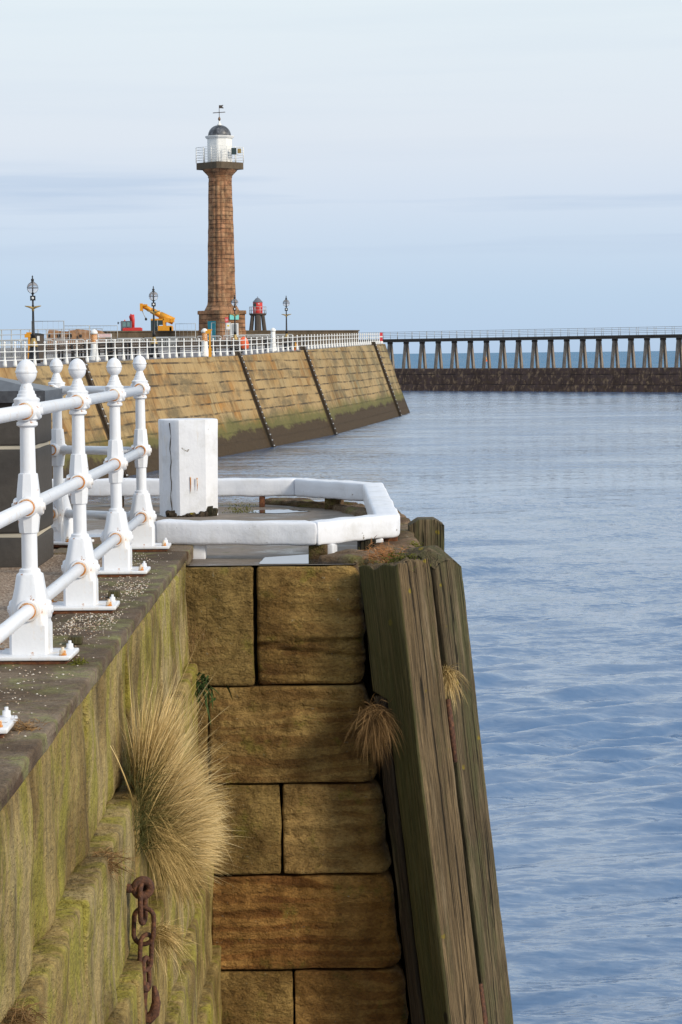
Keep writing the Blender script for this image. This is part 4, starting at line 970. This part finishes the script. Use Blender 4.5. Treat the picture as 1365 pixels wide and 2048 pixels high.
# ------------------------------------------------------------------ near white railing
RX = -1.285
rail = thing('promenade_railing', 'white cast iron promenade railing with ball-topped posts and three rails on the quay coping', 'railing', (0, 0, 0))
RZ = (1.03, .637, .213)
def make_post():
    m = MB()
    S = .0155
    prof = [(.03, .080, 2), (.15, .080, 2), (.156, .077, 1.9), (.20, .076, 1.62), (.235, .076, 1.6), (.30, .062, 1.55), (.352, .054, 1.5), (.36, .052, 1.45), (.366, .045, 0), (.378, .043, 0), (.384, .033, 0),
            (.52, .0325, 0), (.527, .0325, 0), (.53, .0375, 1.45), (.60, .045, 1.42), (.64, .0475, 1.42), (.69, .046, 1.42), (.765, .0385, 1.42), (.772, .0375, 1.42), (.775, .0325, 0), (.962, .030, 0), (.966, .036, 0), (.971, .0435, 0), (.983, .0435, 0), (.988, .037, 0), (.992, .040, 1.45),
            (.998, .0475, 1.5), (1.03, .0505, 1.5), (1.068, .050, 1.5), (1.078, .052, 1.55), (1.084, .045, 1.55), (1.088, .040, 0), (1.098, .0385, 0), (1.101, .034, 0), (1.112, .0325, 0), (1.115, .028, 0), (1.128, .026, 0), (1.137, .021, 0), (1.143, .0205, 0),
            (1.152, .030, 0), (1.163, .038, 0), (1.175, .042, 0), (1.184, .0425, 0), (1.187, .0455, 0), (1.193, .0455, 0), (1.196, .0425, 0), (1.207, .0405, 0), (1.220, .0345, 0), (1.232, .025, 0), (1.240, .013, 0), (1.243, .002, 0)]
    m.loft(prof, n=40)
    for z, r, h in ((RZ[0], .042, .064), (RZ[1], .043, .067), (RZ[2], .046, .092)):
        m.path([(0, -h, z), (0, -h+.012, z), (0, h-.012, z), (0, h, z)], [r-.004, r, r, r-.004], 24)
        m.path([(-h+.006, 0, z), (-h+.014, 0, z), (h-.014, 0, z), (h-.006, 0, z)], [r-.012, r-.006, r-.006, r-.012], 24)
        for s in (-1, 1): m.path([(s*(h-.008), 0, z), (s*(h+.002), 0, z)], [.018, .014], 16)
    p = m.build('post', 'white iron', rail); autosm(p, 38)
    m = MB(); m.rblock((-.18, -.15, .015), (.18, .15, .034), .006, .06, .001); m.build('base_plate', 'white iron', p)
    m = MB(); m.rblock((-.165, -.14, -.002), (.165, .14, .0148), .004, .03, .004, .5, None, 9); m.build('rusty_packer', 'rust', p)
    for i, (bx, by) in enumerate(((-.145, -.115), (.145, -.115), (.145, .115), (-.145, .115))):
        m = MB(); m.loft([(.034, .016, 0), (.040, .016, 0), (.041, .0135, 1.6), (.055, .0135, 1.6), (.056, .007, 0), (.068, .0065, 0)], c=(bx, by, 0), n=12)
        m.build('bolt', 'fresh rust' if i != 2 else 'white iron', p)
    for z, h in ((RZ[0], .064), (RZ[1], .067), (RZ[2], .092)):
        for s in (-1, 1):
            m = MB(); m.path([(.0305*math.cos(a), s*(h+.001), z+.0305*math.sin(a)) for a in [i*math.pi/10 for i in range(20)]], .0046, 6, closed=True); m.build('rust_ring', 'fresh rust', p)
    return p
post0 = make_post()
PY = [6.25, 8.3, 10.27, 12.27, 14.28, 16.1]
for i, y in enumerate(PY):
    p = post0 if i == 0 else copy_tree(post0, rail)
    p.location = (RX, y, 0); p.rotation_euler[2] = [0, .01, -.02, .015, 0, .02][i]
    if i == 5: p.scale = (1, 1, 1.01)
pe = copy_tree(post0, rail); pe.location = (-1.875, 16.58, -.0); pe.rotation_euler[2] = R(-34+90-14); pe['label'] = 'end post with raised letters cast on its pedestal'
pe.rotation_euler[2] = R(-28)
# remove sockets on the free side of the end post is not needed: they are blank bosses
for z in RZ:
    m = MB(); m.bar((RX, 4.0, z), (RX, 16.1, z), .0285, 20); m.build('rail', 'white iron', rail)
    m = MB(); m.bar((RX, 16.1, z), (-1.875, 16.58, z), .0285, 20); m.build('short_rail', 'white iron', rail)
# raised foundry lettering on the end post pedestal
fc = bpy.data.curves.new('lettering', 'FONT'); fc.body = 'DICK'; fc.size = .045; fc.extrude = .0015; fc.align_x = 'CENTER'
to = bpy.data.objects.new('tmp', fc); COL.objects.link(to)
dg = bpy.context.evaluated_depsgraph_get(); me = bpy.data.meshes.new_from_object(to.evaluated_get(dg)); COL.objects.unlink(to); bpy.data.objects.remove(to)
me.materials.clear(); me.materials.append(M['white iron']); lo = bpy.data.objects.new('lettering', me); COL.objects.link(lo); lo.parent = pe; lo.location = (.0, -.0812, .10); lo.rotation_euler = (R(90), 0, 0)

# ------------------------------------------------------------------ platform kerb beam and mooring post
kb = thing('timber_kerb', 'white painted timber kerb beam running round the edge of the platform on small blocks', 'kerb rail')
CL = [V((-1.22, 16.62)), V((-.19, 16.385)), V((.315, 17.06)), V((.275, 21.2)), V((-.36, 22.1)), V((-3.4, 22.62)), V((-9, 22.62))]
def beam(a, b, pa, pb_, z0, z1, hw, name):
    d = (b-a).normalized(); n = V((d.y, -d.x)); l = (b-a).length
    def miter(p, q, at_):   # extension factor at the end for the neighbour direction q
        if q is None: return 0
        q = q.normalized(); c = d.x*q.y-d.y*q.x; dt = d.dot(q); return math.tan(math.atan2(c, dt)/2)
    m0 = miter(a, (a-pa) if pa is not None else None, 0); m1 = miter(b, (pb_-b) if pb_ is not None else None, 1)
    m = MB(); 
    def fn(p):
        t = min(max(p.x/l, 0), 1); off = -p.y; x = p.x
        # p.y along n (right of travel); mitre shifts
        sh = (1-t)*(-m0*p.y)*-1*0 + 0
        x = p.x + t*(p.y*m1) + (1-t)*(p.y*m0)
        w_ = a+d*x+n*p.y; return V((w_.x, w_.y, p.z))
    m.rblock((0, -hw, z0), (l, hw, z1), .022, .045, .008, .5, fn, 5, hash(name) % 7)
    return m
for i in range(len(CL)-1):
    mm__ = beam(CL[i], CL[i+1], CL[i-1] if i else None, CL[i+2] if i+2 < len(CL) else None, .0, .155, .088, str(i)); mm__.build('beam', 'white timber', kb)
def blk(x, y, s, mt, w_=.075, rz=0, d_=.06):
    m = MB(); m.rblock((-w_, -d_, PZ), (w_, d_, .002), .01, .04, .004); o = m.build('support_block', mt, kb, (x, y, 0)); o.rotation_euler[2] = rz
blk(-.15, 16.42, 1, 'edge stone', .06, -.2); blk(-.07, 16.47, 1, 'white timber', .03, -.2, .07)
blk(.17, 16.83, 1, 'pile timber dark', .055, .2); blk(.245, 16.93, 1, 'white timber', .03, .2); blk(.34, 17.3, 1, 'rust', .05)
blk(-.06, 21.72, 1, 'edge stone', .07, -.4); blk(-.7, 22.14, 1, 'rust', .025); blk(.26, 20.2, 1, 'rust', .04); blk(.28, 18.8, 1, 'rust', .04); blk(-2.0, 22.38, 1, 'edge stone', .05); blk(-.95, 16.56, 1, 'white timber', .05)
m = MB(); 
bol = thing('mooring_post', 'thick white painted octagonal timber mooring post with split and rotten foot', 'mooring post', (-1.285, 21.1, PZ))
pr = [(-.1, .232, 1.5), (.1, .232, 1.5), (.4, .235, 1.5), (.7, .236, 1.5), (.8, .237, 1.5), (.812, .234, 1.5), (.817, .228, 1.5)]
m.loft(pr, n=64, rot=R(12), smooth=True)
vs = []
for p in m.v:
    p = V(p); q = V((p.x, p.y, 0)); a_ = noise.fractal(p*5, 1, 2, 3)*.004; q2 = q.normalized()
    p = p+q2*a_; th = math.atan2(p.y, p.x); dx = p.x+.135
    if p.y < 0 and abs(dx) < .008: p.y += .006
    vs.append(tuple(p))
m.v = vs; autosm(m.build('post', 'white timber', bol), 25)
m = MB(); m.path([(-.135+.006*math.sin(i*1.7), -.214+.0*i, .02+i*.055) for i in range(15)], [.0022+.0012*(i % 3) for i in range(15)], 5); m.build('split', 'pile timber dark', bol)
m = MB()
for a_, h in ((R(-58), .055), (R(-45), .09), (R(-70), .035), (R(-85), .03), (R(-125), .06), (R(-118), .04), (R(-100), .02), (R(-30), .06)):
    x, y = .238*math.cos(a_), .238*math.sin(a_); r_ = .234/max(abs(math.cos(a_-R(12))), abs(math.sin(a_-R(12)))); r_ = min(r_, .234*1.5/(abs(math.cos(a_-R(12)))+abs(math.sin(a_-R(12)))))
    m.rblock((r_*math.cos(a_)-.035, r_*math.sin(a_)-.022, 0), (r_*math.cos(a_)+.035, r_*math.sin(a_)+.02, h), .015, .015, .02, .5, None, 20, h*100)
m.build('rotten_foot', 'pile timber dark', bol)
for (bx, h0, h1) in ((.03, .20, .34), (.085, .22, .33)):
    m = MB(); m.path([(bx, -.2365, h1), (bx+.002, -.2375, (h0+h1)/2), (bx, -.236, h0)], [.005, .004, .001], 6); m.build('rust_streak', 'fresh rust', bol)

# ------------------------------------------------------------------ fender piles
def pile(name, label, mt, base, n, t, wd, dp, ztop, batt, topfn=None, seed=0, group='timber fender piles at the quay corner', split=None, dark=None):
    n = V((*n, 0)).normalized(); t = V((*t, 0)).normalized(); ax = (V((0, 0, 1))-n*batt).normalized(); yv = ax.cross(t).normalized()
    MW = Matrix(((t.x, yv.x, ax.x, base[0]), (t.y, yv.y, ax.y, base[1]), (t.z, yv.z, ax.z, 0), (0, 0, 0, 1)))
    o = thing(name, label, 'timber pile', (0, 0, 0), group=group); o.matrix_world = MW; sg = 1 if yv.dot(n) < 0 else -1
    def fn(p):
        z = topfn(p) if topfn else p.z
        y = p.y
        if split is not None and z < -.85: y = y*(1-(1-split/dp)*min(1, (-.85-z)/.06))
        q = V((p.x, y*sg, z)); ed = .004*noise.noise((p.x*30, p.y*30, z*1.5+seed))
        q.x += .010*noise.noise((p.y*3, z*.9, seed+4))+ed; q.y += .006*noise.noise((p.x*9, z*1.2, seed))+ed
        return q
    m = MB(); m.rblock((-wd, 0, -6.9), (0, dp, ztop), .012, .03, .003, .5, fn, 6, seed); m.build('timber', mt, o)
    if split is not None:
        split2 = split; sp0 = split; 
        def fn2(p): return V((p.x+.012*noise.noise((p.y*3, p.z*1.1, 9)), p.y*sg, p.z))
        m = MB(); m.rblock((-wd+.008, split+.016, -6.9), (-.02, dp+.004, -.88), .012, .04, .005, .5, fn2, 6, seed+1); m.build('backing_timber', dark, o)
    return o
nA, tA = (.75, -.66), (.66, .75)
def topA(p):
    z = p.z
    if z > -.35: z += (z+.35)/.30*(.035*noise.noise((p.x*14, p.y*14, 1))+.02*noise.noise((p.x*40, p.y*40, 2))-.03*max(0, p.y-.1)*4*0)
    return z
cA = V((.338, 15.62)); tA2 = V(tA).normalized(); bA = cA+tA2*.33
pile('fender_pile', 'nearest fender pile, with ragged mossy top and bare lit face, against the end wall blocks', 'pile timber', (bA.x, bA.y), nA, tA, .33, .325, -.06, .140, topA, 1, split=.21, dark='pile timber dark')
def topB(p):
    z = p.z
    if z > -.3:
        a = max(0, abs(p.x+.135)-.06); b = max(0, .12-p.y); lim = .015-a*.75-b*.9; z = min(z, lim) if z > lim else z
    return z
pB = pile('fender_pile', 'second fender pile with sloping top and yellow lichen, rightmost against the water', 'pile timber green', (.772, 16.27), nA, tA, .27, .30, .02, .136, topB, 5)
m = MB(); m.rblock((-.50, .07, -6.9), (-.262, .27, -.10), .012, .05, .005, .5, None, 6, 31); m.build('dark_seam_filler', 'pile timber dark', pB)  # added dark filler, stands in for the shaded seam between the near piles
def topC(p):
    z = p.z
    if z > -.3:
        a = max(0, abs(p.x+.13)-.06); lim = .03-a*.65; z = min(z, lim)
    return z
pile('fender_pile', 'farthest fender pile, short green stub showing behind the lichened one', 'pile timber green', (.76, 18.32), (0, -1), (1, 0), .26, .30, .035, .0, topC, 8)
# iron strap between the two near piles
m = MB(); n3 = V((.75, -.66, 0)).normalized(); t3 = V((.66, .75, 0)).normalized(); b3 = V((bA.x, bA.y, 0))+t3*.03
for z0, z1 in ((-.95, -1.35), (-2.75, -3.3)):
    m = MB(); pts = [b3+n3*(.136*-z+.004)+V((0, 0, z)) for z in (z0, (z0+z1)/2, z1)]; m.path([p-n3*.012 for p in pts], [.018, .024, .018], 4); tag(m.build('iron_strap', 'chain iron'), ('upper' if z0 > -2 else 'lower')+' rusted iron strap wedged in the gap between the two nearest fender piles', 'iron strap')
m = MB()
for (u_, v_, z) in ((-.06, 0, -1.98), (-.15, 0, -1.88)): pass

# ------------------------------------------------------------------ chain on the quay side
ch = thing('mooring_chain', 'short rusty mooring chain with ring and open hook hanging on the quay side wall', 'chain', (0, 0, 0))
CY = 10.7
def P(px, py, dy=0): return at(px, py, CY+dy)
m = MB(); c = P(286, 1776); ax = V((.55, -.8, .1)).normalized()
def ring(c, r, tube, u, v, n=28, sx=1, sy=1): return [c+u*(math.cos(2*math.pi*i/n)*r*sx)+v*(math.sin(2*math.pi*i/n)*r*sy) for i in range(n)]
U = V((.92, .35, 0)).normalized(); Wv = V((0, 0, 1))
m.path(ring(c, .034, .019, U, Wv), .019, 10, closed=True); m.path([c+V((-.10, .0, 0))+U*-.0, c+U*-.03], [.02, .02], 8); m.build('wall_ring', 'chain iron', ch)
def link(c, w_, h, u, v, r=.0095, name='link'):
    pts = []
    for i in range(32):
        a = 2*math.pi*i/32; x = math.cos(a)*w_/2; y = math.sin(a)*w_/2+(math.copysign(h/2-w_/2, math.sin(a)) if abs(math.sin(a)) > 1e-6 else 0); pts.append(c+u*x+v*y)
    m = MB(); m.path(pts, r, 10, closed=True); m.build(name, 'chain iron', ch)
k_ = CY/5000
E1 = V((.25, .97, 0)).normalized(); E2 = V((.97, -.22, 0)).normalized()
link(P(286, 1806), 30*k_, 82*k_, E1, Wv, .0115)
link(P(288, 1852), 42*k_, 74*k_, E2, V((.04, 0, 1)).normalized(), .0105)
link(P(292, 1905), 30*k_, 74*k_, V((.72, .7, 0)).normalized(), V((.05, 0, 1)).normalized(), .0105)
link(P(293, 1948), 26*k_, 66*k_, V((.35, .93, 0)).normalized(), V((-.02, 0, 1)).normalized(), .0110)
m = MB(); hp = [(293, 1965), (288, 1990), (284, 2015), (287, 2033), (298, 2038), (309, 2026), (313, 2005), (311, 1985), (308, 1972)]
m.path([P(*q) for q in hp], [.013, .017, .020, .023, .026, .024, .020, .015, .008], 10); m.build('hook', 'chain iron', ch)

# ------------------------------------------------------------------ grass and weeds
def blades(m, roots, rnd):
    for root, d, ln, droop, w_, tn in roots:
        d = d.normalized(); side = d.cross(V((rnd.uniform(-1, 1), rnd.uniform(-1, 1), rnd.uniform(-.5, .5)))).normalized()
        cv = V((rnd.uniform(-.1, .1), rnd.uniform(-.1, .1), 0))
        n = 6; vs = []; fs = []; ts = []
        for i in range(n+1):
            s = i/n; p = root+d*ln*s+(V((0, 0, -droop))+cv*.6)*(ln*s*s); ww = w_*(1-s)**.6*(.5+.5*min(1, s*6))
            vs += [p-side*ww/2, p+side*ww/2]; tt = min(1, max(0, tn[0]+(tn[1]-tn[0])*s**.7)); ts += [tt, tt]
            if i: a = 2*i-2; fs.append((a, a+1, a+3, a+2))
        m.add(vs, fs, ts, True)
def tussock():
    rnd = random.Random(2); m = MB(); rs = []
    for i in range(6800):
        u = rnd.random()
        root = V((-.915+rnd.gauss(0, .02), 11.15+u*1.9+rnd.gauss(0, .09), -.72-u*.66+rnd.gauss(0, .05)))
        th = R(84-u*86)+rnd.gauss(0, .17)
        cl = noise.noise((th*3.2, u*5, 2)); cl2 = noise.noise((th*11, u*14, 7))
        d = V((math.cos(th)+.06, rnd.gauss(-.05, .16), math.sin(th)+.03)); d += V((cl2*.22, cl*.2, cl*.12))
        ln = (.61-.33*u**.8)*rnd.uniform(.5, 1.05)*(1+.45*cl)
        if rnd.random() < .012: ln *= 1.35
        tn = (rnd.uniform(.0, .3), rnd.uniform(.5, 1.0))
        if rnd.random() < .25: tn = (rnd.uniform(0, .1), rnd.uniform(.08, .45)); ln *= .75
        rs.append((root, d, ln, rnd.uniform(.0, .32), rnd.uniform(.0022, .0042), tn))
    for i in range(900):                                 # short dark green growth at the root
        root = V((-.92+rnd.gauss(0, .015), 10.95+rnd.random()*.8, -.62-rnd.random()*.35)); th = R(rnd.uniform(10, 110))
        rs.append((root, V((math.cos(th), rnd.gauss(0, .3), math.sin(th))), rnd.uniform(.06, .24), rnd.uniform(0, .5), .003, (0, rnd.uniform(.02, .22))))
    for i in range(2600):                                # dead thatch hanging under the crown
        u = rnd.random(); root = V((-.89+rnd.gauss(0, .02), 11.1+u*2.0, -.86-u*.56+rnd.gauss(0, .05)))
        d = V((rnd.uniform(.1, 1), rnd.gauss(0, .4), rnd.uniform(-.9, .1))); rs.append((root, d, rnd.uniform(.10, .22), rnd.uniform(.2, .8), rnd.uniform(.002, .004), (rnd.uniform(.05, .3), rnd.uniform(.2, .62))))
    blades(m, rs, rnd); tag(m.build('grass_tussock', 'dry grass'), 'large shaggy tussock of dry pale grass sprouting from the mossy quay side wall', 'grass tussock')
    m = MB(); rs = []
    for i in range(1300):
        root = V((-.86+rnd.gauss(0, .03), 14.3+rnd.gauss(0, .25), -1.40+rnd.gauss(0, .05)))
        d = V((rnd.uniform(.0, 1), rnd.gauss(-.2, .35), rnd.uniform(-.45, .6))); rs.append((root, d, rnd.uniform(.08, .2), rnd.uniform(.3, .7), rnd.uniform(.002, .004), (rnd.uniform(0, .3), rnd.uniform(.4, .95))))
    blades(m, rs, rnd); tag(m.build('grass_tussock', 'dry grass'), 'smaller yellow green tussock drooping below the large pale one, above the chain', 'grass tussock')
tussock()
def tuft(name, label, cat, mt, c, n, dirfn, ln, dr, w_, tones, seed, spread=.03):
    rnd = random.Random(seed); m = MB(); rs = []
    for i in range(n):
        root = c+V((rnd.gauss(0, spread), rnd.gauss(0, spread), rnd.gauss(0, spread*.6))); a = rnd.uniform(*tones)
        rs.append((root, dirfn(rnd), rnd.uniform(*ln), rnd.uniform(*dr), rnd.uniform(*w_), (a*.5, a)))
    blades(m, rs, rnd); return tag(m.build(name, mt), label, cat)
tuft('dead_grass', 'clump of dead brown grass wedged between the end wall and the nearest fender pile', 'grass clump', 'brown grass', at(752, 1425, 15.72), 2000,
     lambda r: V((r.gauss(.22, .42), -abs(r.gauss(.35, .35)), r.gauss(-.45, .42))), (.05, .23), (.1, .9), (.002, .004), (.15, .9), 4, .040)
tuft('grass_tuft', 'small golden grass tuft growing in the gap between the two nearest fender piles', 'grass tuft', 'dry grass', at(893, 1345, 15.9), 420,
     lambda r: V((r.gauss(.15, .3), -abs(r.gauss(.4, .3)), r.gauss(-.25, .55))), (.05, .17), (.4, .9), (.002, .004), (.35, .9), 5, .022)
tuft('grass_tuft', 'wispy tuft with brown thatch and moss growing right behind the hanging chain', 'grass tuft', 'dry grass', at(312, 1870, 11.3), 420,
     lambda r: V((abs(r.gauss(.5, .35)), r.gauss(-.1, .4), r.gauss(-.05, .45))), (.05, .2), (.2, .8), (.002, .0035), (.3, .85), 6, .03)
tuft('dead_grass', 'flattened dead grass on the upper wall ledge left of the large tussock', 'grass clump', 'brown grass', at(208, 1725, 9.75), 260,
     lambda r: V((r.gauss(.2, .4), r.gauss(0, .6), r.gauss(.1, .25))), (.05, .14), (.1, .5), (.002, .004), (.5, 1), 7, .035)
tuft('dead_grass', 'dry grass and moss at the bottom left on the lower wall ledge', 'grass clump', 'brown grass', at(35, 2035, 7.3), 320,
     lambda r: V((r.gauss(.3, .5), r.gauss(0, .6), r.gauss(.15, .25))), (.04, .11), (.2, .7), (.0015, .003), (.3, .9), 8, .03)
tuft('ivy_plant', 'dark green leafy plant in the shaded corner where side wall meets end wall', 'plant', 'green leaf', at(385, 1372, 15.72), 240,
     lambda r: V((r.gauss(.1, .5), -abs(r.gauss(.4, .4)), r.gauss(.2, .6))), (.04, .12), (.3, 1.1), (.012, .024), (.1, .9), 9, .06)
tuft('root_strands', 'dry brown root strands hanging down the shaded corner above the leafy plant', 'roots', 'brown grass', at(368, 1270, 15.78), 200,
     lambda r: V((r.gauss(.05, .25), -abs(r.gauss(.1, .1)), r.gauss(-.3, 1.0))), (.06, .22), (.0, .4), (.002, .004), (.2, .8), 19, .06)
tuft('orange_weed', 'rusty orange dried weeds on top of the nearest fender pile', 'weed', 'orange weed', at(768, 1112, 16.05), 420,
     lambda r: V((r.gauss(0, .8), r.gauss(0, .5), abs(r.gauss(.5, .4)))), (.03, .09), (.1, .5), (.002, .005), (.3, 1), 10, .055)
tuft('moss_patch', 'bright yellow green moss cushion on the quay edge stones beside the kerb beam', 'moss', 'moss', at(826, 1099, 17.0), 500,
     lambda r: V((r.gauss(0, .6), r.gauss(0, .5), abs(r.gauss(.6, .3)))), (.01, .035), (.1, .5), (.004, .008), (.3, 1), 11, .03)
tuft('moss_patch', 'low green moss clump on the platform right of the mooring post', 'moss', 'moss', V((-.86, 21.35, PZ)), 700,
     lambda r: V((r.gauss(0, .6), r.gauss(0, .5), abs(r.gauss(.6, .3)))), (.008, .025), (.1, .5), (.004, .009), (.2, .8), 12, .075)
tuft('moss_patch', 'grey green moss crust on the ragged head of the nearest fender pile', 'moss', 'moss', at(800, 1128, 15.85), 700,
     lambda r: V((r.gauss(0, .6), r.gauss(0, .5), abs(r.gauss(.6, .3)))), (.012, .035), (.1, .5), (.004, .009), (.1, .6), 13, .06)
tuft('moss_patch', 'small mossy tuft on the coping beside the first full railing post', 'moss', 'moss', V((-1.075, 10.12, .0)), 200,
     lambda r: V((r.gauss(0, .6), r.gauss(0, .5), abs(r.gauss(.5, .3)))), (.01, .03), (.1, .5), (.003, .005), (.4, 1), 14, .018)
tuft('dead_grass', 'small brown dried clump on the coping beside the nearest white base plate', 'grass clump', 'brown grass', V((-1.075, 8.33, .0)), 300,
     lambda r: V((r.gauss(0, .7), r.gauss(0, .5), abs(r.gauss(.4, .3)))), (.015, .05), (.1, .5), (.002, .0035), (.4, 1), 15, .025)

# small packing blocks on the coping near two base plates
for x, y, lab in ((-1.165, 10.85, 'small green stone block on the coping behind the first full railing post'), (-1.185, 12.95, 'flat green stone block on the coping behind the second railing post')):
    m = MB(); m.rblock((-.03, -.04, 0), (.03, .04, .035), .006, .012, .003, .5, None, 9); tag(m.build('packing_block', 'pile timber green', None, (x, y, 0)), lab, 'stone block', 'small blocks on the coping')

# scattered pale gravel on the coping
def chips():
    rnd = random.Random(21); m = MB()
    for i in range(1500):
        y = 7.4+rnd.random()**1.0*8.4; x = -1.37+abs(rnd.gauss(0, .16))
        if rnd.random() < .35: y = rnd.gauss(11.75, .35); x = rnd.uniform(-1.3, -1.06)
        if rnd.random() < .2: y = rnd.gauss(13.4, .3); x = rnd.uniform(-1.25, -1.05)
        if x > -1.02: continue
        s = rnd.uniform(.0022, .0055); c = V((x, y, s*.4)); vs = []
        for q in ((1, 0, 0), (0, 1, 0), (-1, 0, 0), (0, -1, 0), (0, 0, .7), (0, 0, -.7)): vs.append(c+V((q[0]*rnd.uniform(.6, 1.3), q[1]*rnd.uniform(.6, 1.3), q[2]))*s if False else c+V((q[0]*s*rnd.uniform(.6, 1.4), q[1]*s*rnd.uniform(.6, 1.4), q[2]*s)))
        m.add(vs, [(0, 1, 4), (1, 2, 4), (2, 3, 4), (3, 0, 4), (1, 0, 5), (2, 1, 5), (3, 2, 5), (0, 3, 5)], rnd.random())
    tag(m.build('loose_gravel', 'chips'), kind='stuff', label='pale gravel chips scattered over the dark quay coping', cat='gravel')
chips()
